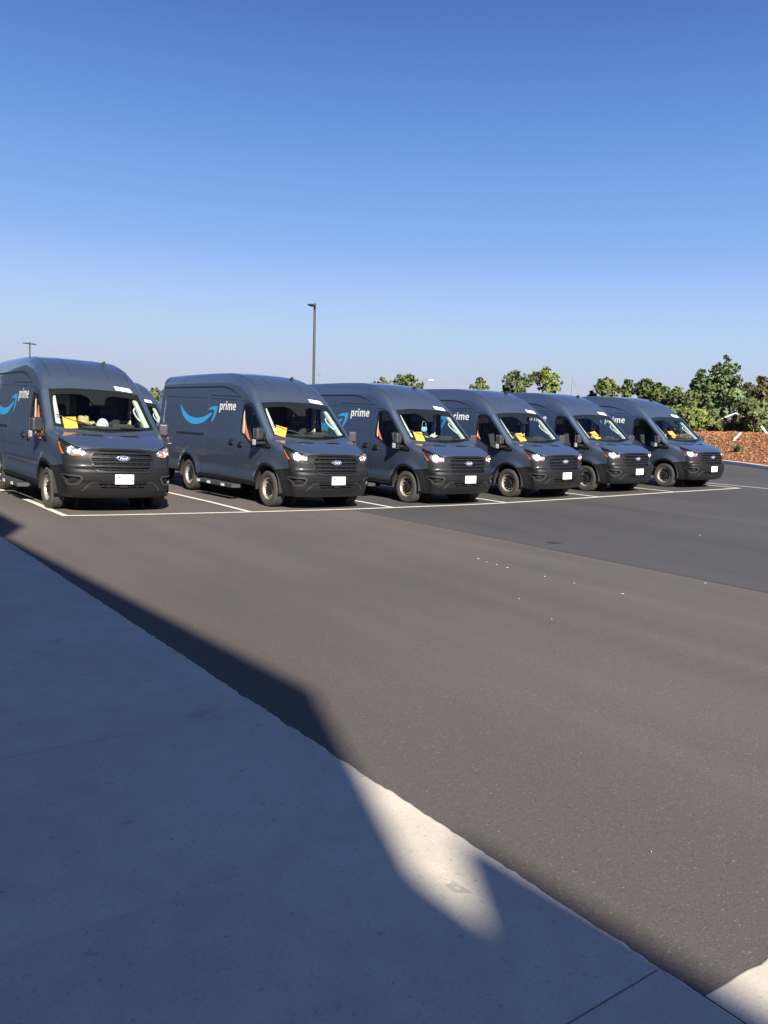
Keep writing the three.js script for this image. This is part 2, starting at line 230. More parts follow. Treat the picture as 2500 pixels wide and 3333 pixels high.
function W(y, z) {
  let w = Wt(y);
  w -= 0.125 * sm(-0.05, 0.85, z) + 0.03 * sm(-4.6, -5.8, z) * 0.5;
  const r1 = Math.hypot(z, y - 0.36), r2 = Math.hypot(z + 3.75, y - 0.36), a = Math.max(1 - sm(0.47, 0.66, r1), 1 - sm(0.47, 0.66, r2));
  w += 0.032 * a;
  w -= 0.020 * Math.exp(-(((y - 0.66) / 0.085) ** 2)) * (1 - a) * (1 - sm(0.0, 0.4, z));
  return w;
}
function F(x, y, z) {
  const ax = Math.abs(x), c = z < -0.7 ? 0.06 : z < 0.05 ? lerp(0.06, 0.15, (z + 0.7) / 0.75) : lerp(0.15, 0.04, sm(0.05, 0.45, z));
  const zc = z + c * ax * ax;
  const fs = ax - W(y, z), ft = (y - Tt(zc) + 0.04 * ax * ax * sm(-0.6, -1.6, z)) / Ts(zc), ff = z - (Nt(y) - 0.16 * ax * ax - 0.23 * ax ** 6);
  const k = z < -1.9 ? 0.15 : z < -1.4 ? lerp(0.15, 0.2, (z + 1.9) / -0.5 + 1) : z < -0.7 ? lerp(0.2, 0.09, (z + 1.4) / 0.7) : z < 0.1 ? 0.09 : lerp(0.09, 0.16, sm(0.1, 0.5, z));
  return smax(smax(smax(fs, ft, k), ff, 0.07), -5.70 - z, 0.1);
}
function grad(x, y, z) { const e = 0.004, n = V3(F(x + e, y, z) - F(x - e, y, z), F(x, y + e, z) - F(x, y - e, z), F(x, y, z + e) - F(x, y, z - e)); return n.normalize(); }
function bis(fn, a, b) { for (let i = 0; i < 34; i++) { const m = (a + b) / 2; if (fn(m) < 0) a = m; else b = m; } return (a + b) / 2; }
const chartA = { at: (u, v) => { const s = Math.sin(v), c = Math.cos(v), r = bis((t) => F(t * s, yA + t * c, u), 0.02, 2.3); return [r * s, yA + r * c, u]; }, of: (p) => [p[2], Math.atan2(p[0], p[1] - yA)], k: 1.1 };
const chartB = { at: (u, v) => { const s = Math.sin(u), c = Math.cos(u), r = bis((t) => F(t * s, v, t * c), 0.02, 1.7); return [r * s, v, r * c]; }, of: (p) => [Math.atan2(p[0], p[2]), p[1]], k: 1 };
const chartC = { at: (u, v) => { const s = Math.sin(u), c = -Math.cos(u), r = bis((t) => F(t * s, v, zC + t * c), 0.02, 1.7); return [r * s, v, zC + r * c]; }, of: (p) => [Math.atan2(p[0], -(p[2] - zC)), p[1]], k: 1 };
const onSide = (z, y, s) => [s * bis((t) => F(t, y, z), 0.1, 1.3), y, z];
const onFront = (x, y) => [x, y, bis((t) => F(x, y, t), -2.4, 1.3)];
// points of an outline: [z, y, side] on a flank, or [x, y] seen from the front; densified, then put in a chart
function outline(chart, pts, open = false, step = 0.04) {
  const out = [], n = pts.length;
  for (let i = 0; i < (open ? n - 1 : n); i++) {
    const a = pts[i], b = pts[(i + 1) % n];
    if (a.length === b.length && (a.length < 3 || a[2] === b[2])) {
      const m = Math.max(1, Math.ceil(Math.hypot(a[0] - b[0], a[1] - b[1]) / step));
      for (let k = 0; k < m; k++) { const p = lerp(a[0], b[0], k / m), q = lerp(a[1], b[1], k / m); out.push(chart.of(a.length === 3 ? onSide(p, q, a[2]) : onFront(p, q))); }
    } else { const A = chart.of(a.length === 3 ? onSide(...a) : onFront(...a)), B = chart.of(b.length === 3 ? onSide(...b) : onFront(...b)), d = Math.hypot(A[0] - B[0], A[1] - B[1]), m = Math.max(1, Math.ceil(d / step)); for (let k = 0; k < m; k++) out.push([lerp(A[0], B[0], k / m), lerp(A[1], B[1], k / m)]); }
  }
  if (open) { const a = pts[n - 1]; out.push(chart.of(a.length === 3 ? onSide(...a) : onFront(...a))); }
  return out;
}
function inset(c, d, kv) { // shift an outline inwards by d metres (outwards if negative)
  let area = 0; const n = c.length; for (let i = 0; i < n; i++) { const a = c[i], b = c[(i + 1) % n]; area += a[0] * b[1] - b[0] * a[1]; }
  const s = area > 0 ? 1 : -1;
  return c.map((p, i) => { const a = c[(i + n - 1) % n], b = c[(i + 1) % n], tx = b[0] - a[0], ty = (b[1] - a[1]) * kv, L = Math.hypot(tx, ty) || 1; return [p[0] - s * ty / L * d, p[1] + s * tx / L * d / kv]; });
}
function panel(chart, contour, holes = [], h = 0.07, off = 0) {
  const cc = contour.map((p) => new THREE.Vector2(p[0], p[1] * chart.k)), hh = holes.map((q) => q.map((p) => new THREE.Vector2(p[0], p[1] * chart.k)));
  let tri = THREE.ShapeUtils.triangulateShape(cc, hh); const uv = [...contour, ...holes.flat()], P = uv.map((q) => chart.at(q[0], q[1]));
  for (let pass = 0; pass < 14; pass++) {
    const mid = new Map(), need = (a, b) => {
      const key = a < b ? a * 1e6 + b : b * 1e6 + a; if (mid.has(key)) return mid.get(key);
      const p = P[a], q = P[b]; let m = -1;
      if (Math.hypot(p[0] - q[0], p[1] - q[1], p[2] - q[2]) > h) { m = uv.length; const w = [(uv[a][0] + uv[b][0]) / 2, (uv[a][1] + uv[b][1]) / 2]; uv.push(w); P.push(chart.at(w[0], w[1])); }
      mid.set(key, m); return m;
    };
    const out = []; let split = false;
    for (const [a, b, c] of tri) {
      const x = need(a, b), y = need(b, c), z = need(c, a), n = (x >= 0) + (y >= 0) + (z >= 0);
      if (!n) { out.push([a, b, c]); continue; } split = true;
      if (n === 3) out.push([a, x, z], [x, b, y], [z, y, c], [x, y, z]);
      else if (n === 1) { if (x >= 0) out.push([a, x, c], [x, b, c]); else if (y >= 0) out.push([b, y, a], [y, c, a]); else out.push([c, z, b], [z, a, b]); }
      else if (x < 0) out.push([c, z, y], [z, a, b], [z, b, y]); else if (y < 0) out.push([a, x, z], [x, b, c], [x, c, z]); else out.push([b, y, x], [y, c, a], [y, a, x]);
    }
    tri = out; if (!split) break;
  }
  const pos = [], nor = [];
  for (const p of P) { const n = grad(...p), o = typeof off === 'function' ? off(p) : off; nor.push(n.x, n.y, n.z); pos.push(p[0] + n.x * o, p[1] + n.y * o, p[2] + n.z * o); }
  // keep faces turned outwards
  const id = []; for (const [a, b, c] of tri) { const A = P[a], B = P[b], C = P[c], ux = B[0] - A[0], uy = B[1] - A[1], uz = B[2] - A[2], vx = C[0] - A[0], vy = C[1] - A[1], vz = C[2] - A[2]; const d = (uy * vz - uz * vy) * nor[a * 3] + (uz * vx - ux * vz) * nor[a * 3 + 1] + (ux * vy - uy * vx) * nor[a * 3 + 2]; d > 0 ? id.push(a, b, c) : id.push(a, c, b); }
  const g = new THREE.BufferGeometry(); g.setAttribute('position', new THREE.Float32BufferAttribute(pos, 3)); g.setAttribute('normal', new THREE.Float32BufferAttribute(nor, 3)); g.setAttribute('uv', new THREE.Float32BufferAttribute(uv.flatMap((q) => [q[0], q[1]]), 2)); g.setIndex(id); return g;
}
function rim(chart, contour, o0, o1) { // wall along an outline, from offset o0 to o1
  const p = [], id = [], n = contour.length;
  contour.forEach((q) => { const a = chart.at(q[0], q[1]), m = grad(...a); for (const oo of [o0, o1]) { const o = typeof oo === 'function' ? oo(a) : oo; p.push(a[0] + m.x * o, a[1] + m.y * o, a[2] + m.z * o); } });
  for (let i = 0; i < n; i++) { const a = i * 2, b = ((i + 1) % n) * 2; id.push(a, b, a + 1, a + 1, b, b + 1); }
  const g = new THREE.BufferGeometry(); g.setAttribute('position', new THREE.Float32BufferAttribute(p, 3)); g.setIndex(id); const q = g.toNonIndexed(); q.computeVertexNormals(); return q;
}
const slab = (chart, c, holes, o0, o1, h = 0.06) => join([panel(chart, c, holes, h, o1), rim(chart, c, o0, o1), ...holes.map((q) => rim(chart, q, o0, o1))]);
function groove(chart, c, depth = 0.014, w = 0.02, closed = true) { // dark seal behind a shut line
  const p = [], id = [], n = c.length, P = c.map((q) => chart.at(q[0], q[1]));
  P.forEach((a, i) => { const b = P[closed ? (i + 1) % n : Math.min(n - 1, i + 1)], z = P[closed ? (i + n - 1) % n : Math.max(0, i - 1)], m = grad(...a), t = V3(b[0] - z[0], b[1] - z[1], b[2] - z[2]).normalize(), s = t.cross(m); for (const k of [-w, w]) p.push(a[0] - m.x * depth + s.x * k, a[1] - m.y * depth + s.y * k, a[2] - m.z * depth + s.z * k); });
  for (let i = 0; i < (closed ? n : n - 1); i++) { const a = i * 2, b = ((i + 1) % n) * 2; id.push(a, b, a + 1, a + 1, b, b + 1); }
  const g = new THREE.BufferGeometry(); g.setAttribute('position', new THREE.Float32BufferAttribute(p, 3)); g.setIndex(id); g.computeVertexNormals(); return clean(g);
}
const flipX = (pts) => pts.map((q) => q.length === 3 ? [q[0], q[1], -q[2]] : [-q[0], q[1]]);
function roundLoop(pts, r, n = 5) { // round the corners of a closed 2D outline (third entry kept)
  const out = [], m = pts.length;
  pts.forEach((p, i) => { const a = pts[(i + m - 1) % m], b = pts[(i + 1) % m], la = Math.hypot(a[0] - p[0], a[1] - p[1]), lb = Math.hypot(b[0] - p[0], b[1] - p[1]), q = Math.min(r, la * 0.45, lb * 0.45); const s = [p[0] + (a[0] - p[0]) / la * q, p[1] + (a[1] - p[1]) / la * q], e = [p[0] + (b[0] - p[0]) / lb * q, p[1] + (b[1] - p[1]) / lb * q];
    for (let k = 0; k <= n; k++) { const t = k / n, x = (1 - t) ** 2 * s[0] + 2 * t * (1 - t) * p[0] + t * t * e[0], y = (1 - t) ** 2 * s[1] + 2 * t * (1 - t) * p[1] + t * t * e[1]; out.push(p.length === 3 ? [x, y, p[2]] : [x, y]); } });
  return out;
}
// materials of the van
const dust = noiseTexture(512, (u, v) => { const s = 0.90 + 0.10 * fbm(u * 8, v * 8, 4) + (noise(u * 90, v * 90, 2) > 0.55 ? 0.06 : 0); return [s, s, s]; });
const M = {
  paint: phys(RGB(0.160, 0.216, 0.300), 0.52, { clearcoat: 1, clearcoatRoughness: 0.03, metalness: 0.9 }),
  plastic: phys(RGB(0.0128, 0.0131, 0.0143), 0.46, { specularIntensity: 0.45 }), fasciaPlastic: phys(RGB(0.017, 0.0175, 0.020), 0.4, { specularIntensity: 0.5, clearcoat: 0.35, clearcoatRoughness: 0.15 }), trimPlastic: std(RGB(0.032, 0.033, 0.035), 0.45), black: std(RGB(0.010, 0.010, 0.011), 0.6), gloss: phys(RGB(0.008, 0.008, 0.009), 0.25, { clearcoat: 1, clearcoatRoughness: 0.05 }),
  grille: phys(RGB(0.011, 0.011, 0.012), 0.4), glass: phys(RGB(0.80, 0.88, 0.84), 0.0, { transmission: 1, thickness: 0, ior: 1.45, specularIntensity: 0.8 }), lens: phys(RGB(0.97, 0.98, 1), 0.02, { transmission: 1, thickness: 0, ior: 1.45 }),
  chrome: std(RGB(0.88, 0.88, 0.87), 0.26, { metalness: 1 }), amber: phys(RGB(0.62, 0.15, 0.015), 0.2, { clearcoat: 1 }), white: std(RGB(0.78, 0.78, 0.76), 0.5), blue: std(RGB(0.035, 0.30, 0.62), 0.45), letter: std(RGB(0.82, 0.83, 0.78), 0.5),
  rim: std(RGB(0.40, 0.36, 0.31), 0.45, { metalness: 0.45 }), rubber: std(RGB(0.050, 0.046, 0.041), 0.95), hub: std(RGB(0.012, 0.012, 0.013), 0.5), reflector: std(RGB(0.66, 0.66, 0.66), 0.4), seat: std(RGB(0.03, 0.031, 0.034), 0.9), dash: std(RGB(0.035, 0.037, 0.038), 0.75),
  trim: std(RGB(0.55, 0.57, 0.53), 0.7), wall: std(RGB(0.42, 0.43, 0.42), 0.8), belt: std(RGB(0.85, 0.13, 0.04), 0.7), cream: std(RGB(0.72, 0.62, 0.5), 0.7), step: std(RGB(0.05, 0.05, 0.052), 0.6, { bumpMap: scaled(dust, 0.2), bumpScale: 0.004 }), under: std(RGB(0.02, 0.02, 0.02), 0.9), headliner: std(RGB(0.12, 0.12, 0.12), 0.95),
};
const parts = []; // [name, geometry, material, children]
const part = (name, geo, mat, kids = []) => { const p = { name, geo, mat, kids }; parts.push(p); return p; };
const sub = (name, geo, mat) => ({ name, geo, mat, kids: [] });
const arc = (cz, r, a0, a1, n, s) => { const o = []; for (let i = 0; i <= n; i++) { const a = (a0 + (a1 - a0) * i / n) * Math.PI / 180; o.push([cz + r * Math.cos(a), 0.36 + r * Math.sin(a), s]); } return o; };
{
  const RA = 0.452, aEnd = 172.4;
  const headR = [[0.40, 1.22, -1], [-0.80, 1.135], [-0.585, 1.05], [-0.575, 1.0], [-0.65, 0.945], [-0.80, 0.935], [0.63, 0.955, -1]];
  const flankR = [[-5.64, 0.42, -1], ...arc(-3.75, RA, 180 - (180 - aEnd), 180 - aEnd, 26, -1), ...arc(0, RA, aEnd, 59, 18, -1), [0.66, 0.80, -1], [0.63, 0.955, -1], [0.40, 1.22, -1], [0.2, 1.285, -1], [0.08, 1.325, -1]];
  const wsR = [[-0.865, 1.395], [-0.815, 1.84], [-0.79, 2.025], [-0.40, 2.062]];
  const full = [...flankR, ...wsR, [0, 2.068], ...flipX(wsR).reverse(), ...flipX(flankR).reverse()];
  const body = outline(chartA, full, true);
  { const a = body[body.length - 1], b = body[0], n = Math.ceil(Math.abs(a[1] - b[1]) / 0.035); for (let k = 1; k < n; k++) body.push([lerp(a[0], b[0], k / n), lerp(a[1], b[1], k / n)]); }
  const doorR = roundLoop([[-1.30, 0.455, -1], [-0.535, 0.455, -1], [-0.50, 0.63, -1], [-0.36, 0.83, -1], [0.04, 0.965, -1], [0.20, 1.12, -1], [0.19, 1.185, -1], [-0.12, 1.42, -1], [-0.74, 1.965, -1], [-0.98, 2.05, -1], [-1.30, 2.06, -1]], 0.06);
  const winR = roundLoop([[-1.17, 1.43, -1], [-1.0, 1.37, -1], [-0.73, 1.245, -1], [-0.40, 1.175, -1], [0.13, 1.15, -1], [-0.18, 1.39, -1], [-0.79, 1.915, -1], [-0.92, 1.955, -1], [-1.16, 1.955, -1]], 0.05);
  const slideR = roundLoop([[-2.86, 0.46, -1], [-1.325, 0.46, -1], [-1.325, 2.14, -1], [-2.86, 2.17, -1]], 0.09);
  const holes = [], doors = {};
  for (const s of [-1, 1]) {
    const f = s < 0 ? (p) => p : flipX, d = outline(chartA, f(doorR)), w = outline(chartA, f(winR), false, 0.03);
    holes.push(d); doors[s] = [d, w];
  }
  const slide = outline(chartA, slideR); holes.push(slide);
  // pressed panels in the cargo sides, sunk 9 mm: one behind the sliding door, one in it, a single long one on the other flank
  const yT = (z) => 2.115 - 0.018 * (z + 3.4), yB = (z) => 1.425 - 0.018 * (z + 3.4);
  const pressed = (z0, z1, r0, r1, sd) => { const o = [], cnr = (cx, cy, r, a0) => { for (let k = 0; k <= 5; k++) { const a = (a0 + 18 * k) * Math.PI / 180; o.push([cx + r * Math.cos(a), cy + r * Math.sin(a), sd]); } }; cnr(z0 + r0, yB(z0) + r0, r0, 180); cnr(z1 - r1, yB(z1) + r1, r1, 270); cnr(z1 - r1, yT(z1) - r1, r1, 0); cnr(z0 + r0, yT(z0) - r0, r0, 90); return outline(chartA, o); };
  const prRear = pressed(-5.38, -2.878, 0.12, 0.004, -1), prDoor = pressed(-2.842, -1.47, 0.004, 0.09, -1), prLeft = pressed(-5.38, -1.47, 0.12, 0.09, 1);
  const deep = (p) => p[0] > 0 ? -0.009 : -0.009 * sm(0.015, 0.11, Math.abs(p[2] + 2.86)); // the pressing runs out towards the shut line
  const sunk = (c) => join([panel(chartA, c, [], 0.05, deep), rim(chartA, c, deep, 0)]);
  holes.push(prRear, prLeft);
  part('pressed_panel', sunk(prRear), M.paint); part('pressed_panel', sunk(prLeft), M.paint);
  part('body', join([panel(chartA, body, holes, 0.06), ...[doors[-1][0], doors[1][0], slide].map((c) => rim(chartA, c, -0.03, 0))]), M.paint);
  part('door_seal', join([groove(chartA, doors[-1][0]), groove(chartA, doors[1][0]), groove(chartA, slide)]), M.black);
  for (const s of [-1, 1]) {
    const [d, w] = doors[s], f = s < 0 ? (p) => p : flipX;
    const frame = inset(w, -0.028, 1.1), div = outline(chartA, f([[-0.335, 1.20, -1], [-0.305, 1.20, -1], [-0.425, 1.60, -1], [-0.455, 1.60, -1]]));
    const hd = outline(chartA, f(roundLoop([[-1.19, 1.145, -1], [-1.02, 1.125, -1], [-1.02, 1.165, -1], [-1.19, 1.19, -1]], 0.02)), false, 0.02), hb = outline(chartA, f(roundLoop([[-1.2, 1.10, -1], [-1.03, 1.09, -1], [-1.03, 1.215, -1], [-1.2, 1.23, -1]], 0.05)), false, 0.02);
    part('door', panel(chartA, inset(d, 0.005, 1.1), [w], 0.075), M.paint, [
      sub('window', panel(chartA, w, [], 0.12, -0.012), M.glass), sub('window_frame', slab(chartA, frame, [w], -0.02, 0.004, 0.2), M.gloss), sub('window_divider', slab(chartA, div, [], -0.018, 0.0, 0.2), M.gloss),
      sub('handle', join([slab(chartA, hb, [], -0.004, 0.002, 0.1), slab(chartA, hd, [], 0.0, 0.035, 0.1)]), M.black)]);
  }
  const shb = outline(chartA, roundLoop([[-1.61, 1.13, -1], [-1.44, 1.12, -1], [-1.44, 1.245, -1], [-1.61, 1.255, -1]], 0.05), false, 0.02), shd = outline(chartA, roundLoop([[-1.6, 1.175, -1], [-1.44, 1.16, -1], [-1.44, 1.2, -1], [-1.6, 1.215, -1]], 0.02), false, 0.02);
  part('sliding_door', panel(chartA, inset(slide, 0.005, 1.1), [prDoor], 0.06), M.paint, [sub('pressed_panel', sunk(prDoor), M.paint), sub('handle', join([slab(chartA, shb, [], -0.004, 0.002, 0.1), slab(chartA, shd, [], 0, 0.035, 0.1)]), M.black)]);
  part('door_track', slab(chartA, outline(chartA, roundLoop([[-4.45, 1.275, -1], [-2.9, 1.275, -1], [-2.9, 1.33, -1], [-4.45, 1.32, -1]], 0.02)), [], -0.01, 0.006), M.black);
  // rear
  const back = body.filter((q) => Math.abs(q[0] + 5.64) < 1e-6).map((q) => chartC.of(chartA.at(q[0], q[1]))), rearSill = []; { const a = back[0], b = back[back.length - 1]; }
  part('rear_door', panel(chartC, back, [], 0.1), M.paint);
  // roof gutters, dark grooves that curve down behind the cab
  for (const s of [-1, 1]) {
    const up = [], dn = []; const gy = (z) => 2.352 - 0.30 * Math.pow(sm(-2.5, -1.0, z), 1.6) * 0.9;
    for (let z = -5.6; z <= -1.35; z += 0.1) { const w = 0.017 * (1 - 0.9 * sm(-2.0, -1.4, z)); up.push([z, gy(z) + w, s]); dn.push([z, gy(z) - w, s]); }
    part('roof_gutter', slab(chartA, outline(chartA, [...up, ...dn.reverse()], false, 0.06), [], -0.004, 0.003, 0.2), M.black);
  }
  for (const z of [-4.35, -1.72]) { const c = outline(chartA, [[z, 2.40, -1], [z, 2.50, -1]], true), d = c[0][1], e = -d, cc = []; const n = 60; for (let i = 0; i <= n; i++) cc.push([z - 0.003 - (z > -2 ? 0.25 * Math.cos((i / n - 0.5) * Math.PI) * 0 : 0), lerp(d, e, i / n)]); for (let i = n; i >= 0; i--) cc.push([z + 0.003, lerp(d, e, i / n)]); part('roof_seam', slab(chartA, cc, [], -0.004, 0.0015, 0.2), M.plastic); }
  for (const x of [-0.70, -0.33, 0.33, 0.70]) { const c = [], n = 60; for (const e of [-0.004, 0.004]) { const l = []; for (let i = 0; i <= n; i++) { const z = lerp(-0.98, -5.5, i / n), y = bis((t) => F(x + e, t, z), 0.8, 3); l.push(chartA.of([x + e, y, z])); } c.push(...(e < 0 ? l : l.reverse())); } part('roof_seam', slab(chartA, c, [], -0.006, 0.0015, 0.25), M.plastic); }
  // hood with two vents
  const hoodR = [[-0.40, 1.347], [-0.865, 1.395]], hoodSide = [[0.08, 1.325, -1], [0.2, 1.285, -1], [0.40, 1.22, -1]], hoodFront = [[-0.80, 1.135], [-0.585, 1.05], [-0.47, 1.066], [-0.2, 1.073]];
  const hood = outline(chartA, [[0, 1.322], ...hoodR, ...hoodSide, ...hoodFront, [0, 1.075], ...flipX(hoodFront).reverse(), ...flipX(hoodSide).reverse(), ...flipX(hoodR).reverse()]);
  const vent = [[-0.50, 1.262], [-0.46, 1.288], [-0.14, 1.280], [-0.16, 1.256]];
  const vents = [vent, flipX(vent)].map((v) => outline(chartA, v, false, 0.03));
  part('hood', panel(chartA, inset(hood, 0.004, 1), vents, 0.07), M.paint, vents.map((v) => sub('hood_vent', join([panel(chartA, v, [], 0.1, -0.02), rim(chartA, v, -0.02, 0)]), M.black)));
  part('hood_seal', groove(chartA, hood, 0.014, 0.018), M.black);
  // windscreen with black border
  const ws = outline(chartA, [[0, 1.325], [-0.40, 1.35], [-0.86, 1.398], [-0.812, 1.84], [-0.786, 2.021], [-0.40, 2.058], [0, 2.064], ...flipX([[-0.86, 1.398], [-0.812, 1.84], [-0.786, 2.021], [-0.40, 2.058]]).reverse().slice(0, 0), [0.40, 2.058], [0.786, 2.021], [0.812, 1.84], [0.86, 1.398], [0.40, 1.35]]);
  const inn = outline(chartA, roundLoop([[0, 1.385], [-0.40, 1.405], [-0.82, 1.45], [-0.767, 1.83], [-0.738, 1.94], [-0.30, 1.975], [-0.16, 1.93], [-0.10, 1.80], [0.10, 1.80], [0.16, 1.93], [0.30, 1.975], [0.738, 1.94], [0.767, 1.83], [0.82, 1.45], [0.40, 1.405]], 0.03));
  part('windshield', panel(chartA, ws, [], 0.11, -0.002), M.glass, [sub('black_border', panel(chartA, inset(ws, -0.006, 1), [inn], 0.12, -0.009), M.black)]);
  // fascia, headlights, bumper, grille
  const grR = [[-0.33, 1.07], [-0.43, 1.055], [-0.475, 1.03], [-0.545, 0.93], [-0.475, 0.74], [-0.42, 0.69], [-0.3, 0.682]];
  const gr = outline(chartB, [...grR, ...flipX(grR).reverse()], false, 0.03);
  const seamR = [[-0.475, 0.74], [-0.75, 0.772], [0.66, 0.80, -1]];
  for (const s of [-1, 1]) {
    const f = s < 0 ? (p) => p : flipX;
    part('fascia', panel(chartB, outline(chartB, f([[-0.33, 1.07], [-0.43, 1.055], [-0.475, 1.03], [-0.545, 0.93], ...seamR, [0.63, 0.955, -1], [-0.80, 0.935], [-0.65, 0.945], [-0.575, 1.0], [-0.585, 1.05], [-0.47, 1.066]])), [], 0.05), M.fasciaPlastic);
    const hc = outline(chartB, f(headR), false, 0.025), hi = inset(hc, 0.004, 1);
    // reflector bowls inside the lamp
    const bowls = [], bx = s * 0.76, c1 = onFront(s * 0.80, 1.035), c2 = onFront(s * 0.665, 1.015), place = (c, r, depth) => { const pts = []; for (let i = 0; i <= 10; i++) pts.push(new THREE.Vector2(0.018 + (r - 0.018) * i / 10, depth * (i / 10) ** 2)); const g = new THREE.LatheGeometry(pts, 26); g.rotateX(Math.PI / 2); const n = grad(...c), q = new THREE.Quaternion().setFromUnitVectors(V3(0, 0, 1), V3(n.x * 0.35, 0.0, 1).normalize()); g.applyQuaternion(q); g.translate(c[0] - n.x * (depth + 0.012), c[1] - n.y * 0.02, c[2] - n.z * (depth + 0.012)); return g; };
    bowls.push(place(c1, 0.072, 0.05), place(c2, 0.060, 0.045));
    for (const c of [c1, c2]) { const n = grad(...c), b = new THREE.SphereGeometry(0.02, 14, 10); b.translate(c[0] - n.x * 0.035, c[1], c[2] - n.z * 0.035); bowls.push(b); }
    const refl = outline(chartB, f(roundLoop([[-0.885, 1.05], [-0.86, 1.105], [-0.80, 1.112], [-0.70, 1.082], [-0.598, 1.042], [-0.588, 1.0], [-0.655, 0.952], [-0.80, 0.945], [-0.87, 0.975]], 0.03)), false, 0.02);
    const sig = outline(chartB, f(roundLoop([[-0.765, 0.975], [-0.70, 0.988], [-0.635, 0.972], [-0.66, 0.953], [-0.75, 0.95]], 0.02)), false, 0.02), mark = outline(chartB, f(s < 0 ? [[0.462, 1.165, -1], [0.482, 1.13, -1], [0.668, 0.97, -1], [0.634, 0.97, -1]] : [[0.50, 1.11, -1], [0.51, 1.10, -1], [0.648, 0.97, -1], [0.634, 0.97, -1]]), false, 0.02);
    part('headlight', join([panel(chartB, hc, [], 0.1, -0.04), rim(chartB, hc, -0.04, 0)]), M.black, [
      sub('reflector', join([slab(chartB, refl, [], -0.04, -0.032, 0.1), ...bowls]), M.chrome), sub('turn_signal', slab(chartB, sig, [], -0.03, -0.008, 0.05), M.amber), sub('side_marker', slab(chartB, mark, [], -0.03, -0.006, 0.05), M.amber), sub('lens', panel(chartB, hi, [], 0.06, 0), M.lens)]);
  }
  const low = outline(chartB, roundLoop([[-0.40, 0.505], [0.40, 0.505], [0.345, 0.425], [-0.345, 0.425]], 0.015), false, 0.03), fogR = roundLoop([[-0.885, 0.625], [-0.69, 0.612], [-0.665, 0.59], [-0.715, 0.505], [-0.84, 0.49]], 0.02);
  const fogs = [-1, 1].map((s) => outline(chartB, s < 0 ? fogR : flipX(fogR), false, 0.025));
  const bumpR = [...seamR.slice().reverse()], lipR = [[0.43, 0.27, -1], ...arc(0, RA, -8, 59, 10, -1)];
  const bump = outline(chartB, [...lipR, ...bumpR, [-0.42, 0.69], [-0.3, 0.682], [0.3, 0.682], [0.42, 0.69], ...flipX(bumpR).reverse(), ...flipX(lipR).reverse()], true); { const a = bump[bump.length - 1], b = bump[0]; for (let k = 1; k < 50; k++) bump.push([lerp(a[0], b[0], k / 50), lerp(0.262, 0.262, k / 50)]); }
  const bar = (y, x0, x1, h, o0, o1) => slab(chartB, outline(chartB, [[x0, y - h / 2], [x1, y - h / 2], [x1, y + h / 2], [x0, y + h / 2]], false, 0.05), [], o0, o1, 0.1);
  const kids = [];
  fogs.forEach((c, i) => { const s = i ? 1 : -1, ring = inset(c, -0.028, 1), core = outline(chartB, (s < 0 ? (p) => p : flipX)(roundLoop([[-0.83, 0.59], [-0.735, 0.585], [-0.755, 0.535], [-0.815, 0.527]], 0.012)), false, 0.02);
    kids.push(sub('fog_recess', join([panel(chartB, c, [], 0.08, -0.045), rim(chartB, c, -0.045, 0), slab(chartB, core, [], -0.045, -0.02, 0.08)]), M.black), sub('recess_frame', slab(chartB, ring, [inset(c, 0.002, 1)], -0.01, 0.014, 0.1), M.trimPlastic)); });
  kids.push(sub('lower_grille', join([panel(chartB, low, [], 0.1, -0.06), rim(chartB, low, -0.06, 0), bar(0.465, -0.37, 0.37, 0.012, -0.05, -0.008), ...[-0.24, -0.12, 0.12, 0.24].map((x) => bar(0.465, x - 0.006, x + 0.006, 0.07, -0.05, -0.012)), bar(0.475, -0.07, 0.07, 0.062, -0.05, 0.004)]), M.black));
  for (const s of [-1, 1]) { const f = s < 0 ? (p) => p : flipX; kids.push(sub('skid_rib', slab(chartB, outline(chartB, f([[-0.43, 0.515], [-0.40, 0.535], [-0.52, 0.53], [-0.66, 0.385], [-0.62, 0.385], [-0.51, 0.51]].slice(1).concat([[-0.43, 0.512]])), false, 0.03), [], -0.006, 0.012, 0.08), M.trimPlastic)); const ed = f([[-0.30, 0.66], [-0.28, 0.66], [-0.255, 0.545], [-0.275, 0.545]]); kids.push(sub('bumper_rib', slab(chartB, outline(chartB, ed, false, 0.03), [], -0.006, 0.008, 0.1), M.plastic)); }
  for (const x of [-0.32, 0.33]) { const c = onFront(x, 0.468), g = new THREE.SphereGeometry(0.018, 12, 8); g.scale(1, 1, 0.6); g.translate(c[0], c[1], c[2] + 0.0); kids.push(sub('parking_sensor', g, M.plastic)); }
  part('front_bumper', panel(chartB, bump, [low, ...fogs], 0.045), M.plastic, kids);
  const gin = inset(gr, 0.032, 1), gk = [sub('grille_frame', slab(chartB, gr, [gin], -0.02, 0.016, 0.08), M.grille)];
  const hw = (y) => (y > 0.93 ? lerp(0.52, 0.45, (y - 0.93) / 0.1) : lerp(0.45, 0.52, (y - 0.74) / 0.19));
  for (const y of [1.008, 0.935, 0.862, 0.79]) gk.push(sub('grille_bar', join([bar(y, -hw(y), hw(y), 0.030, -0.035, 0.006)]), M.grille));
  for (const y of [0.972, 0.898, 0.826, 0.75]) gk.push(sub('grille_rib', join([bar(y, -hw(y) + 0.02, hw(y) - 0.02, 0.010, -0.045, -0.018), ...[-0.36, -0.24, -0.12, 0, 0.12, 0.24, 0.36].map((x) => bar(y, x - 0.005, x + 0.005, 0.046, -0.045, -0.02))]), M.grille));
  part('grille', panel(chartB, gr, [], 0.1, -0.05), M.black, gk);
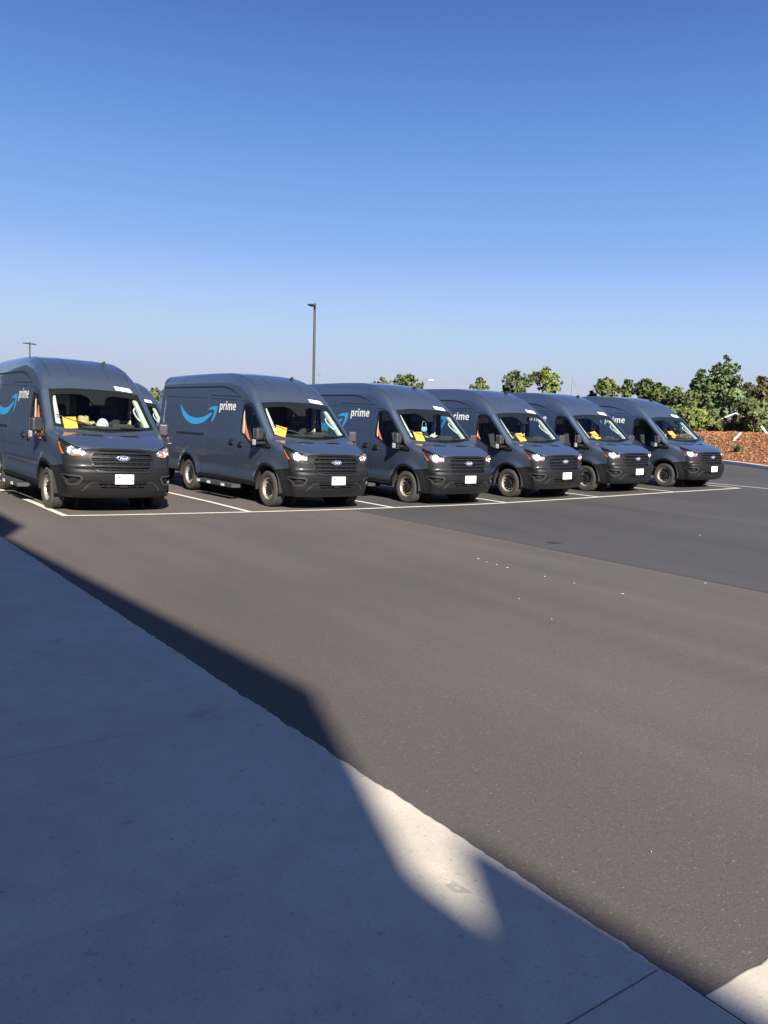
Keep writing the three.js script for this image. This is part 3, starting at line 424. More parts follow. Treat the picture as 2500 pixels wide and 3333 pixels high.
  // maker's oval
  { const el = []; for (let i = 0; i < 40; i++) { const a = i / 40 * Math.PI * 2; el.push([0.106 * Math.cos(a), 0.042 * Math.sin(a)]); }
    const sh = new THREE.Shape(el.map((q) => new THREE.Vector2(...q))), ring = new THREE.ExtrudeGeometry(sh, { depth: 0.02, bevelEnabled: true, bevelSize: 0.004, bevelThickness: 0.004, bevelSegments: 2, curveSegments: 40 }); ring.translate(0, 0.925, 0.938);
    const face = new THREE.ShapeGeometry(new THREE.Shape(el.map(([x, y]) => new THREE.Vector2(x * 0.95, y * 0.9))), 40), uv = face.attributes.uv, ps = face.attributes.position; for (let i = 0; i < uv.count; i++) uv.setXY(i, ps.getX(i) / 0.212 + 0.5, ps.getY(i) / 0.084 + 0.5); face.translate(0, 0.925, 0.9635);
    const tx = canvasTexture(512, 206, (g, w, h) => { g.fillStyle = '#08205f'; g.fillRect(0, 0, w, h); g.strokeStyle = '#c8d2e4'; g.lineWidth = 7; g.beginPath(); g.ellipse(w / 2, h / 2, w * 0.445, h * 0.40, 0, 0, 7); g.stroke(); g.fillStyle = '#e6ebf4'; g.font = 'italic bold 128px serif'; g.textAlign = 'center'; g.textBaseline = 'middle'; g.save(); g.translate(w / 2, h / 2 - 6); g.transform(1, 0, -0.18, 1, 0, 0); g.fillText('Ford', 0, 0); g.restore(); });
    part('badge', ring, M.chrome, [sub('badge_face', face, phys(0xffffff, 0.5, { map: tx, specularIntensity: 0.4 }))]); }
  // black trim round the arches, liners behind
  for (const cz of [0, -3.75]) for (const s of [-1, 1]) {
    const a0 = cz ? 7.6 : 57, c = outline(chartA, [...arc(cz, RA + 0.002, a0, 172.4, 24, s), ...arc(cz, RA + 0.05, 172.4 + 0.5, a0, 24, s)], false, 0.05);
    part('wheel_arch_trim', slab(chartA, c, [], -0.02, 0.008, 0.12), M.plastic);
    const lg = new THREE.CylinderGeometry(0.462, 0.462, 0.42, 32, 1, true, -0.12, Math.PI + 0.24); lg.rotateZ(Math.PI / 2); lg.translate(s * 0.775, 0.36, cz);
    const cp = new THREE.CircleGeometry(0.462, 32); cp.rotateY(Math.PI / 2); cp.translate(s * 0.56, 0.37, cz);
    part('wheel_liner', join([lg, cp]), M.under);
  }
  // sills, floor, steps
  part('underbody', join([box(1.1, 0.24, 6.3, 0, 0.42, -2.45), box(1.84, 0.13, 2.7, 0, 0.42, -1.87), box(1.84, 0.13, 1.25, 0, 0.45, -4.95), box(1.3, 0.05, 0.5, 0, 0.36, 0.48), box(0.5, 0.16, 0.9, 0.3, 0.28, -2.2), ...[[0, 0], [0, -3.75]].map(([x, z]) => { const g = new THREE.CylinderGeometry(0.06, 0.06, 1.6, 12); g.rotateZ(Math.PI / 2); g.translate(x, 0.36, z); return clean(g); })]), M.under);
  for (const s of [-1, 1]) part('sill', box(0.06, 0.10, 2.78, s * 0.955, 0.41, -1.87, 0.02), M.plastic);
  const stepKids = []; for (const z of [-2.70, -2.18, -1.50]) stepKids.push(sub('reflector_strip', box(0.006, 0.055, 0.16, -1.207, 0.305, z, 0.002), M.reflector));
  part('running_board', join([box(0.20, 0.07, 1.75, -1.10, 0.305, -1.96, 0.012), box(0.2, 0.03, 0.08, -1.0, 0.30, -2.6), box(0.2, 0.03, 0.08, -1.0, 0.30, -1.3), ...Array.from({ length: 9 }, (_, i) => box(0.008, 0.006, 1.7, -1.02 - i * 0.02, 0.342, -1.96, 0.002))]), M.step, stepKids);
  // mirrors
  for (const s of [-1, 1]) {
    const head = new RoundedBoxGeometry(0.195, 0.245, 0.13, 5, 0.05); head.rotateY(s * -0.35); head.translate(s * 1.105, 1.405, -0.17);
    const face = new RoundedBoxGeometry(0.165, 0.21, 0.01, 2, 0.004); face.translate(0, 0, -0.066); face.rotateY(s * -0.35); face.translate(s * 1.105, 1.405, -0.17);
    const lamp = new RoundedBoxGeometry(0.045, 0.115, 0.08, 3, 0.02); lamp.rotateY(s * -0.5); lamp.translate(s * 1.19, 1.245, -0.19);
    part('mirror', join([head]), M.trimPlastic, [sub('mirror_glass', face, M.chrome), sub('mirror_lamp', lamp, phys(RGB(0.42, 0.42, 0.42), 0.2, { clearcoat: 1, metalness: 0.4 })), sub('mirror_arm', join([box(0.20, 0.06, 0.10, s * 1.07, 1.235, -0.14, 0.02), box(0.10, 0.10, 0.30, s * 0.965, 1.20, -0.09, 0.03)]), M.black)]);
  }
  // roof aerial and wipers
  { const p = onFront(0.44, 2.57), sh = new THREE.Shape([[0, 0], [0.15, 0], [0.13, 0.02], [0.06, 0.06], [0.03, 0.065]].map((q) => new THREE.Vector2(...q))), g = new THREE.ExtrudeGeometry(sh, { depth: 0.02, bevelEnabled: true, bevelSize: 0.012, bevelThickness: 0.012, bevelSegments: 2 }); g.rotateY(Math.PI / 2); g.translate(p[0] - 0.01, p[1] - 0.01, p[2] + 0.05); part('roof_antenna', g, M.black); }
  const onWs = (x, y, o) => { const p = onFront(x, y), n = grad(...p); return [p[0] + n.x * o, p[1] + n.y * o, p[2] + n.z * o]; };
  part('wiper', join([tube([onWs(-0.06, 1.36, 0.02), onWs(-0.25, 1.385, 0.045), onWs(-0.5, 1.465, 0.05)], 0.011), tube([onWs(-0.22, 1.40, 0.022), onWs(-0.5, 1.475, 0.024), onWs(-0.78, 1.575, 0.022)], 0.009)]), M.black);
  part('wiper', join([tube([onWs(0.62, 1.385, 0.02), onWs(0.4, 1.372, 0.045), onWs(0.2, 1.37, 0.05)], 0.011), tube([onWs(-0.16, 1.365, 0.022), onWs(0.2, 1.372, 0.024), onWs(0.56, 1.40, 0.022)], 0.009)]), M.black);
  part('side_aerial', tube([onWs(-0.86, 1.36, 0.0), onWs(-0.86, 1.42, 0.02), onWs(-0.85, 1.5, 0.06)], 0.004), M.black);
  // cab interior
  { const d = [box(1.56, 0.26, 0.46, 0, 1.29, -0.32, 0.06), box(1.5, 0.6, 0.3, 0, 0.95, -0.2, 0.05), box(0.40, 0.09, 0.22, 0.42, 1.43, -0.43, 0.04), box(0.34, 0.42, 0.2, 0, 1.05, -0.42, 0.05)]; part('dashboard', join(d), M.dash);
    const w = new THREE.TorusGeometry(0.185, 0.016, 10, 36); w.rotateX(-0.95); w.translate(0.42, 1.34, -0.68); part('steering_wheel', join([w, box(0.30, 0.05, 0.06, 0.42, 1.335, -0.68, 0.02)]), M.black);
    for (const s of [-1, 1]) part('seat', join([box(0.52, 0.16, 0.50, s * 0.44, 0.86, -1.02, 0.06), (() => { const g = new RoundedBoxGeometry(0.50, 0.70, 0.15, 4, 0.06); g.rotateX(-0.16); g.translate(s * 0.44, 1.25, -1.33); return g; })(), box(0.34, 0.4, 0.4, s * 0.44, 0.62, -1.02)]), M.seat, [sub('headrest', (() => { const g = new RoundedBoxGeometry(0.28, 0.22, 0.11, 4, 0.045); g.rotateX(-0.12); g.translate(s * 0.44, 1.67, -1.41); return g; })(), M.seat)]);
    // bulkhead behind the seats, with a dark doorway
    const sec = [], zb = -1.62; for (let i = 0; i <= 60; i++) { const a = lerp(-1.88, 1.88, i / 60), p = chartA.at(zb, a); sec.push(new THREE.Vector2(p[0] * 0.975, (p[1] - yA) * 0.975 + yA)); }
    const sh = new THREE.Shape(sec), dw = new THREE.Path([[-0.06, 0.5], [0.34, 0.5], [0.34, 1.98], [-0.06, 1.98]].map((q) => new THREE.Vector2(...q))); sh.holes.push(dw); const g = new THREE.ExtrudeGeometry(sh, { depth: 0.03, bevelEnabled: false }); g.translate(0, 0, zb); part('bulkhead', g, M.headliner, [sub('bulkhead_panel', box(0.34, 0.9, 0.02, -0.36, 1.5, zb + 0.045, 0.008), M.wall), sub('bulkhead_door', box(0.44, 1.5, 0.02, 0.14, 1.23, zb - 0.02, 0.006), M.seat)]);
    part('cab_floor', box(1.8, 0.05, 2.0, 0, 0.55, -0.72), M.under);
    for (const s of [-1, 1]) {
      const c = [[s * 0.83, 1.44], [s * 0.76, 1.96], [s * 0.69, 1.96], [s * 0.735, 1.44]], pl = outline(chartA, c, false, 0.05);
      part('pillar_trim', slab(chartA, pl, [], -0.09, -0.045, 0.1), M.trim);
      if (s < 0) part('seat_belt', (() => { const q = new THREE.CatmullRomCurve3([V3(s * 0.80, 1.86, -1.44), V3(s * 0.80, 1.6, -1.36), V3(s * 0.79, 1.3, -1.2), V3(s * 0.76, 1.0, -1.1)]); const e = new THREE.ExtrudeGeometry(new THREE.Shape([new THREE.Vector2(-0.024, -0.002), new THREE.Vector2(0.024, -0.002), new THREE.Vector2(0.024, 0.002), new THREE.Vector2(-0.024, 0.002)]), { steps: 20, extrudePath: q, bevelEnabled: false }); return e; })(), M.belt);
      part('door_pillar_trim', box(0.03, 1.0, 0.14, s * 0.86, 1.55, -1.33, 0.01), M.cream);
    }
    { const p1 = onFront(0.735, 1.86), p2 = onFront(0.765, 1.60), n = grad(...p2); part('grab_handle', tube([[p1[0], p1[1] - n.y * 0.08, p1[2] - n.z * 0.08], [p1[0] - 0.05, p1[1] - 0.05 - n.y * 0.09, p1[2] - n.z * 0.1], [p2[0] - 0.065, p2[1] + 0.03 - n.y * 0.1, p2[2] - n.z * 0.1], [p2[0], p2[1] - n.y * 0.08, p2[2] - n.z * 0.08]], 0.016), M.trim); }
    part('interior_mirror', box(0.24, 0.07, 0.03, 0, 1.80, -0.56, 0.012), M.black);
  }
  // arrow and lettering on the right hand flank
  const rights = (l) => l.map(([z, y]) => [z, y, -1]);
  const smooth = (pts, n) => new THREE.SplineCurve([...pts, pts[0]].map((q) => new THREE.Vector2(...q))).getPoints(n).slice(0, -1).map((q) => [q.x, q.y]);
  const up = [[-4.418, 1.94], [-4.36, 1.845], [-4.236, 1.722], [-4.044, 1.618], [-3.82, 1.547], [-3.55, 1.514], [-3.3, 1.525], [-3.08, 1.562], [-2.88, 1.628], [-2.71, 1.722], [-2.645, 1.776]], lo = [[-2.675, 1.79], [-2.76, 1.768], [-2.9, 1.728], [-3.084, 1.688], [-3.29, 1.664], [-3.501, 1.662], [-3.717, 1.679], [-3.901, 1.716], [-4.089, 1.783], [-4.242, 1.852], [-4.39, 1.945]];
  const head = [[-2.835, 1.858], [-2.79, 1.888], [-2.66, 1.922], [-2.53, 1.934], [-2.435, 1.925], [-2.413, 1.868], [-2.44, 1.786], [-2.49, 1.70], [-2.578, 1.603], [-2.625, 1.577], [-2.636, 1.594], [-2.605, 1.67], [-2.565, 1.75], [-2.55, 1.825], [-2.59, 1.85], [-2.68, 1.858], [-2.788, 1.846]];
  const over = (p) => 0.0025 - 0.009 * sm(0.015, 0.11, Math.abs(p[2] + 2.86)); // the film bridges the shut line of the sliding door
  part('side_arrow', join([panel(chartA, outline(chartA, rights(smooth([...up, ...lo], 110)), false, 0.05), [], 0.025, over), panel(chartA, outline(chartA, rights(smooth(head, 70)), false, 0.05), [], 0.05, over)]), M.blue);
  const font = await new FontLoader().loadAsync('fonts/droid/droid_sans_bold.typeface.json');
  const shapes = font.generateShapes('prime', 1), pts0 = shapes.flatMap((q) => q.getPoints(6)), bx = new THREE.Box2().setFromPoints(pts0), gl = [];
  const put = (q) => [lerp(-2.305, -1.545, (q.x - bx.min.x) / (bx.max.x - bx.min.x)), lerp(1.795, 2.04, (q.y - bx.min.y) / (bx.max.y - bx.min.y)), -1];
  for (const q of shapes) { const c = outline(chartA, q.getPoints(6).slice(0, -1).map(put), false, 0.06), hs = q.holes.map((k) => outline(chartA, k.getPoints(6).slice(0, -1).map(put), false, 0.06)); gl.push(panel(chartA, c, hs, 0.12, -0.0065)); }
  part('side_lettering', join(gl), M.letter);
}
// wheels: tyre with blocks cut into its tread, steel rim with slots, black cap
const wheelParts = (() => {
  const prof = [[0.222, -0.085], [0.235, -0.108], [0.27, -0.119], [0.315, -0.118], [0.338, -0.108], [0.352, -0.092], [0.359, -0.066], [0.3595, -0.045], [0.352, -0.042], [0.352, -0.034], [0.36, -0.031], [0.36, -0.004], [0.352, 0], [0.36, 0.004], [0.36, 0.031], [0.352, 0.034], [0.352, 0.042], [0.3595, 0.045], [0.359, 0.066], [0.352, 0.092], [0.338, 0.108], [0.315, 0.118], [0.27, 0.119], [0.235, 0.108], [0.222, 0.085]];
  const n = 156, p = [], id = [], m = prof.length;
  for (let i = 0; i < n; i++) prof.forEach(([r, w], k) => { const ph = (i + (k < 12 ? 0 : 2)) % 4, tread = r > 0.345, gr = tread && ph === 0 ? 0.008 : 0, a = i / n * Math.PI * 2 + (tread ? 0.02 * Math.sin(w * 60) : 0); p.push(w, (r - gr) * Math.cos(a), (r - gr) * Math.sin(a)); });
  for (let i = 0; i < n; i++) for (let k = 0; k < m - 1; k++) { const a = i * m + k, b = ((i + 1) % n) * m + k; id.push(a, a + 1, b, a + 1, b + 1, b); }
  const ty = new THREE.BufferGeometry(); ty.setAttribute('position', new THREE.Float32BufferAttribute(p, 3)); ty.setIndex(id); ty.computeVertexNormals();
  const lathe = (l) => { const g = new THREE.LatheGeometry(l.map((q) => new THREE.Vector2(...q)), 48); g.rotateZ(Math.PI / 2); return g; }; // lathe axis y -> -x: larger y is outboard on the right flank
  const lip = lathe([[0.224, 0.02], [0.224, 0.085], [0.218, 0.100], [0.205, 0.100], [0.196, 0.08], [0.186, 0.045]]);
  const disc = new THREE.Shape(); disc.absarc(0, 0, 0.189, 0, 7, false); for (let i = 0; i < 10; i++) { const a = i / 10 * Math.PI * 2, h = new THREE.Path(); h.absellipse(0.150 * Math.cos(a), 0.150 * Math.sin(a), 0.014, 0.023, 0, Math.PI * 2, true, a); disc.holes.push(h); }
  const dg = new THREE.ExtrudeGeometry(disc, { depth: 0.012, bevelEnabled: true, bevelSize: 0.004, bevelThickness: 0.006, bevelSegments: 2, curveSegments: 14 }); dg.rotateY(-Math.PI / 2); dg.translate(-0.048, 0, 0);
  const cap = lathe([[0.0, 0.098], [0.05, 0.096], [0.066, 0.085], [0.098, 0.075], [0.118, 0.066], [0.122, 0.05]]);
  const nuts = []; for (let i = 0; i < 6; i++) { const a = i / 6 * 6.283, g = new THREE.CylinderGeometry(0.013, 0.013, 0.03, 6); g.rotateZ(Math.PI / 2); g.translate(-0.082, 0.082 * Math.cos(a), 0.082 * Math.sin(a)); nuts.push(g); }
  const inner = new THREE.CircleGeometry(0.21, 24); inner.rotateY(-Math.PI / 2); inner.translate(0.02, 0, 0);
  return { ty: clean(ty), rim: join([lip, dg]), cap: join([cap, ...nuts]), inner: clean(inner) };
})();
for (const cz of [0, -3.75]) for (const s of [-1, 1]) {
  const mv = (g) => { const q = g.clone(); if (s > 0) q.rotateY(Math.PI); q.rotateX(cz * 1.3 + s * 0.4); q.translate(s * 0.865, 0.355, cz); return q; };
  part('wheel', mv(wheelParts.inner), M.under, [sub('tyre', mv(wheelParts.ty), M.rubber), sub('rim', mv(wheelParts.rim), M.rim), sub('hub_cap', mv(wheelParts.cap), M.hub)]);
}
// number label on the roof edge and licence plate, one print per van
const plateTex = (txt) => canvasTexture(256, 128, (g, w, h) => { g.fillStyle = '#f4f4f2'; g.fillRect(0, 0, w, h); g.fillStyle = '#3a3f48'; g.beginPath(); g.ellipse(52, 36, 14, 10, -0.6, 0, 7); g.fill(); g.beginPath(); g.ellipse(72, 42, 8, 13, 0.5, 0, 7); g.fill(); g.fillStyle = '#454a55'; g.fillRect(160, 22, 62, 11); if (txt) { g.fillStyle = '#9a9da2'; g.font = '50px sans-serif'; g.textAlign = 'center'; g.fillText(txt, w / 2, 104); } });
const labelTex = (txt) => canvasTexture(256, 80, (g, w, h) => { g.fillStyle = '#f6f6f4'; g.fillRect(0, 0, w, h); if (txt) { g.fillStyle = '#4a4d52'; g.font = 'bold 44px sans-serif'; g.textAlign = 'center'; g.fillText(txt, 178, 62); } });
const plateGeo = (() => { const g = new THREE.PlaneGeometry(0.305, 0.155); g.translate(0, 0.583, 1.0405); return g; })(), plateBack = box(0.31, 0.16, 0.012, 0, 0.583, 1.033, 0.004);
const labelGeo = (() => { const c = [[0.40, 2.085], [0.70, 2.055], [0.675, 2.125], [0.385, 2.155]], o = outline(chartA, c, false, 0.05), g = panel(chartA, o, [], 0.1, 0.002), u = g.attributes.uv, p = g.attributes.position; for (let i = 0; i < u.count; i++) u.setXY(i, (p.getX(i) - 0.385) / 0.315, (p.getY(i) - (2.085 - (p.getX(i) - 0.4) * 0.1)) / 0.072); return g; })();
function makeVan(label, x, z, turn, opt = {}) {
  const y = G(x, z), v = thing('delivery_van', label, 'van', [x, y, z], turn, 'dark grey delivery vans in rows');
  v.rotation.z = Math.atan((G(x + 1, z) - G(x - 1, z)) / 2); v.userData.spot = undefined; delete v.userData.spot;
  const add = (p, parent) => { const m = mesh(p.name, p.geo, p.mat, parent); for (const k of p.kids) add(k, m); return m; };
  for (const p of parts) add(p, v);
  const pl = mesh('licence_plate', plateBack, M.white, v); mesh('plate_face', plateGeo, std(0xffffff, 0.45, { map: plateTex(opt.plate) }), pl);
  mesh('number_label', labelGeo, std(0xffffff, 0.6, { map: labelTex(opt.number) }), v);
  return v;
}
const vans = [
  makeVan('dark grey delivery van at far left with a straw hat on its dashboard', 4.447, -14.277, 0, { plate: 'G 8505', number: '1' }),
  makeVan('dark grey delivery van, second from left, its whole blue arrow and side step in view', 8.483, -14.009, 0.012, { plate: '038507', number: '2' }),
  makeVan('dark grey delivery van third from left, blue face mask hanging behind its windscreen', 11.858, -13.946, 0, {}),
  makeVan('dark grey delivery van parked fourth from left in the front row', 15.16, -14.119, 0.006, {}),
  makeVan('dark grey delivery van fifth from left in the front row, next to the end van', 18.343, -14.372, -0.005, {}),
  makeVan('dark grey delivery van at right end of the front row, before the mulch bank', 21.915, -14.402, 0.004, {}),
];
makeVan('dark grey van in the row behind, its windscreen showing between the two leftmost vans', 7.45, -21.3, 0, {});
makeVan('dark grey van in the row behind, only its rear corner showing left of second van', 11.1, -21.3, 0, {});
makeVan('farther dark grey van showing only a bit of roof between the two leftmost vans', 13.6, -37, 0, {});

// ---------------------------------------------------------------- things tucked under the wipers and lying on the dashboards
const toWorld = (v, p) => { v.updateMatrixWorld(true); return V3(...p).applyMatrix4(v.matrixWorld); };
const paperPrint = (seed) => canvasTexture(256, 330, (g, w, h) => { const R = rng(seed); g.fillStyle = '#f2a93f'; g.fillRect(0, 0, w, h); g.strokeStyle = '#b4461c'; for (const [y, x0, x1, lw] of [[34, 70, 190, 5], [74, 60, 200, 8], [112, 90, 170, 5], [150, 40, 215, 9], [190, 60, 190, 6], [228, 75, 180, 6], [262, 90, 165, 6], [292, 110, 150, 6]]) { g.lineWidth = lw; let x = x0; while (x < x1) { const l = 8 + R() * 22; g.beginPath(); g.moveTo(x, y + (R() - 0.5) * 6); g.lineTo(Math.min(x + l, x1), y + (R() - 0.5) * 6); g.stroke(); x += l + 6; } } });
const noticeSpec = [[-0.595, 1.452, 0.07, 'under the wiper beside the straw hat'], [-0.685, 1.465, -0.38, 'tilted under the wiper of the second van from the left'], [-0.63, 1.45, -0.05, 'on the windscreen of the third van from the left'], [-0.56, 1.46, 0.10, 'on the windscreen of the fourth van from the left'], [-0.55, 1.50, 0.24, 'on the windscreen of the fifth van from the left'], [-0.50, 1.54, 0.10, 'on the windscreen of the rightmost van']];
noticeSpec.forEach(([x, y, rot, where], i) => {
  const v = vans[i], z = bis((t) => F(x, y, t), -2.4, 1.3), n = grad(x, y, z), nx = 8, p = [], uv = [], id = [], w = 0.216, h = 0.279;
  const r = V3(0, 1, 0).cross(n).normalize(), u = n.clone().cross(r); const R = r.clone().multiplyScalar(Math.cos(rot)).addScaledVector(u, Math.sin(rot)), U = u.clone().multiplyScalar(Math.cos(rot)).addScaledVector(r, -Math.sin(rot));
  for (const side of [0, 1]) for (let a = 0; a <= nx; a++) for (let b = 0; b <= nx; b++) { const s = (a / nx - 0.5) * w, t = (b / nx - 0.5) * h, lift = 0.012 + 0.018 * ((a / nx - 0.5) ** 2 + 0.6 * (b / nx - 0.3) ** 2) - side * 0.0006, q = V3(x, y, z).addScaledVector(R, s).addScaledVector(U, t).addScaledVector(n, lift); p.push(q.x - x, q.y - y, q.z - z); uv.push(a / nx, b / nx); }
  const m = nx + 1; for (const o of [0, m * m]) for (let a = 0; a < nx; a++) for (let b = 0; b < nx; b++) { const k = o + a * m + b; o ? id.push(k, k + 1, k + m, k + 1, k + m + 1, k + m) : id.push(k, k + m, k + 1, k + 1, k + m, k + m + 1); }
  const g = new THREE.BufferGeometry(); g.setAttribute('position', new THREE.Float32BufferAttribute(p, 3)); g.setAttribute('uv', new THREE.Float32BufferAttribute(uv, 2)); g.setIndex(id); g.computeVertexNormals();
  const o = tag(top('paper_notice', g, std(0xffffff, 0.8, { map: paperPrint(40 + i) })), 'orange paper notice ' + where, 'paper notice', 'paper notices on the windscreens');
  o.position.copy(toWorld(v, [x, y, z])); o.rotation.copy(v.rotation);
});
{ // straw hat and white cap on the dashboard of the first van
  const p = toWorld(vans[0], [-0.30, 1.425, -0.29]), h = thing('straw_hat', 'wide brimmed straw hat on the dashboard of the leftmost van', 'hat', [p.x, p.y, p.z], 0.3);
  const straw = std(RGB(0.50, 0.38, 0.17), 0.9, { bumpMap: scaled(dust, 0.05), bumpScale: 0.003 });
  const crown = new THREE.LatheGeometry([[0.0, 0.165], [0.05, 0.172], [0.082, 0.16], [0.092, 0.13], [0.10, 0.06], [0.106, 0.012], [0.114, 0.004]].map((q) => new THREE.Vector2(...q)), 28); { const q = crown.attributes.position; for (let i = 0; i < q.count; i++) if (q.getY(i) > 0.125) q.setY(i, q.getY(i) - 0.03 * Math.exp(-((q.getX(i) / 0.035) ** 2))); crown.computeVertexNormals(); }
  const brim = new THREE.LatheGeometry([[0.10, 0.006], [0.14, 0.0], [0.18, 0.006], [0.195, 0.02], [0.195, 0.024], [0.18, 0.011], [0.14, 0.005], [0.10, 0.011]].map((q) => new THREE.Vector2(...q)), 36); { const q = brim.attributes.position; for (let i = 0; i < q.count; i++) { const x = q.getX(i), z = q.getZ(i), r = Math.hypot(x, z); q.setY(i, q.getY(i) + Math.max(0, r - 0.12) * 0.7 * (x / (r || 1)) ** 2); } brim.computeVertexNormals(); }
  mesh('crown', crown, straw, h); mesh('brim', brim, straw, h); mesh('cord', tube([[0.10, 0.06, 0.05], [0.0, 0.055, 0.112], [-0.09, 0.06, 0.06], [0.16, 0.03, 0.13], [0.2, 0.0, 0.16]], 0.004, 30, 6), std(RGB(0.75, 0.68, 0.5), 0.9), h);
  const c = toWorld(vans[0], [0.03, 1.425, -0.28]), k = thing('baseball_cap', 'white cap lying back to front on the dashboard of the leftmost van', 'cap', [c.x, c.y, c.z], Math.PI + 0.1);
  const cl = std(RGB(0.72, 0.80, 0.76), 0.85), dome = new THREE.SphereGeometry(0.1, 28, 14, 0, Math.PI * 2, 0, Math.PI * 0.5); dome.scale(1.05, 1.35, 1.1); mesh('crown', dome, cl, k);
  const pk = new THREE.SphereGeometry(0.1, 24, 6, 0, Math.PI, Math.PI * 0.46, 0.12); pk.scale(0.9, 0.5, 1.75); pk.translate(0, 0.012, 0.02); mesh('peak', pk, cl, k); mesh('back_opening', (() => { const g = new THREE.TorusGeometry(0.034, 0.006, 8, 20, Math.PI); g.rotateX(-0.25); g.translate(0, 0.012, -0.103); return g; })(), std(RGB(0.2, 0.22, 0.22), 0.8), k); const hole = new THREE.CircleGeometry(0.03, 18, 0, Math.PI); hole.rotateY(Math.PI); hole.rotateX(0.2); hole.translate(0, 0.014, -0.107); mesh('opening_gap', hole, std(RGB(0.01, 0.01, 0.01), 0.9), k);
  const m = toWorld(vans[2], [-0.12, 1.62, -0.5]), ms = thing('face_mask', 'light blue face mask hanging behind the windscreen of the third van from the left', 'face mask', [m.x, m.y, m.z], -0.3);
  const mg = new THREE.SphereGeometry(0.085, 18, 12, Math.PI * 0.2, Math.PI * 0.6, Math.PI * 0.3, Math.PI * 0.42); mg.scale(1, 1, 0.6); mesh('cloth', mg, std(RGB(0.20, 0.45, 0.62), 0.9), ms); mesh('ear_loop', tube([[-0.05, 0.05, 0.02], [-0.02, 0.16, -0.02], [0.03, 0.165, -0.02], [0.05, 0.05, 0.02]], 0.003, 20, 5), std(RGB(0.7, 0.72, 0.74), 0.9), ms);
  const pp = toWorld(vans[2], [-0.06, 1.425, -0.3]), sheetG = new THREE.PlaneGeometry(0.26, 0.2, 8, 8); sheetG.rotateX(-Math.PI / 2); { const q = sheetG.attributes.position; for (let i = 0; i < q.count; i++) q.setY(i, 0.012 + 0.09 * sm(0.02, 0.13, q.getX(i)) * 0.6 + 0.03 * sm(0, 0.1, -q.getZ(i))); sheetG.computeVertexNormals(); }
  const sh = tag(top('paper_sheet', sheetG, std(RGB(0.7, 0.72, 0.74), 0.8)), 'crumpled white paper sheet on the dashboard of the third van from the left', 'paper'); sh.position.copy(pp);
}

// ---------------------------------------------------------------- poles and lamps
const steel = std(RGB(0.06, 0.06, 0.065), 0.5, { metalness: 0.3 }), galv = std(RGB(0.24, 0.24, 0.25), 0.6, { metalness: 0.2 });
function taper(r0, r1, h, seg = 12) { const g = new THREE.CylinderGeometry(r1, r0, h, seg); g.translate(0, h / 2, 0); return g; }
const lean = (g, a = 0.019) => { g.rotation.set(-0.6 * a, 0, 0.8 * a); };
function boxLamp(label, x, z, topY, arms, turn) {
  const y = G(x, z), H = topY - y, g = thing('light_pole', label, 'light pole', [x, y, z], 0); lean(g);
  mesh('pole', join([taper(0.085, 0.075, H, 10), taper(0.2, 0.19, 0.5, 16)]), steel, g);
  for (const s of arms) { const a = box(0.22, 0.07, 0.08, s * 0.16, H - 0.13, 0, 0.02), sh = new THREE.Shape([[0, 0.10], [0.10, 0.12], [0.55, 0.10], [0.62, 0.06], [0.60, 0.03], [0.1, 0.02], [0, 0.04]].map((q) => new THREE.Vector2(...q))), hd = new THREE.ExtrudeGeometry(sh, { depth: 0.30, bevelEnabled: true, bevelSize: 0.01, bevelThickness: 0.01, bevelSegments: 2 }); hd.translate(0.2, H - 0.17, -0.15); if (s < 0) hd.rotateY(Math.PI); const pair = new THREE.Group(); const m = mesh('lamp_head', join([a, hd]), steel, g); m.rotation.y = turn; }
  const cp = new THREE.SphereGeometry(0.085, 12, 8); cp.translate(0, H, 0); mesh('pole_cap', cp, steel, g);
}
boxLamp('tall dark light pole with one flat lamp head rising behind the second van', 26.62, -43.83, 8.75, [-1], 0.64);
boxLamp('distant light pole with flat lamp heads above the leftmost van', 22.1, -97.3, 8.8, [-1, 1], 0.5);
{ const x = 59.55, z = -75.5, y = G(x, z), g = thing('street_lamp', 'grey street lamp with curved arm and white head above the third van', 'street lamp', [x, y, z], 0.62); lean(g);
  mesh('pole', taper(0.11, 0.08, 6.05 - y), galv, g); const H = 6.0 - y;
  mesh('arm', tube([[0, H - 0.1, 0], [0.25, H + 0.35, 0], [0.9, H + 0.85, 0], [1.7, H + 1.02, 0], [2.3, H + 1.0, 0]], 0.05, 30, 8), galv, g);
  const hd = new THREE.SphereGeometry(1, 20, 12); hd.scale(0.42, 0.13, 0.2); hd.translate(2.62, H + 0.96, 0); mesh('lamp_head', hd, std(RGB(0.85, 0.86, 0.88), 0.4), g); }
for (const [x, z, h, label] of [[137.4, -226.1, 19.2, 'faint utility pole with triangular arms beside the tall dark light pole'], [235.7, -203.7, 22, 'faint utility pole with short arms above the fifth van']]) {
  const g = thing('utility_pole', label, 'utility pole', [x, 0.4, z], 0.64); lean(g); mesh('pole', taper(0.34, 0.2, h, 8), galv, g);
  for (const k of [0.80, 0.55, 0.3]) { const yy = h * (k + 0.02), L = 2.4; mesh('cross_arm', join([tube([[0, yy + 2.6, 0], [L, yy, 0]], 0.07, 2, 5), tube([[0, yy, 0], [L, yy, 0]], 0.07, 2, 5)]), galv, g); }
}

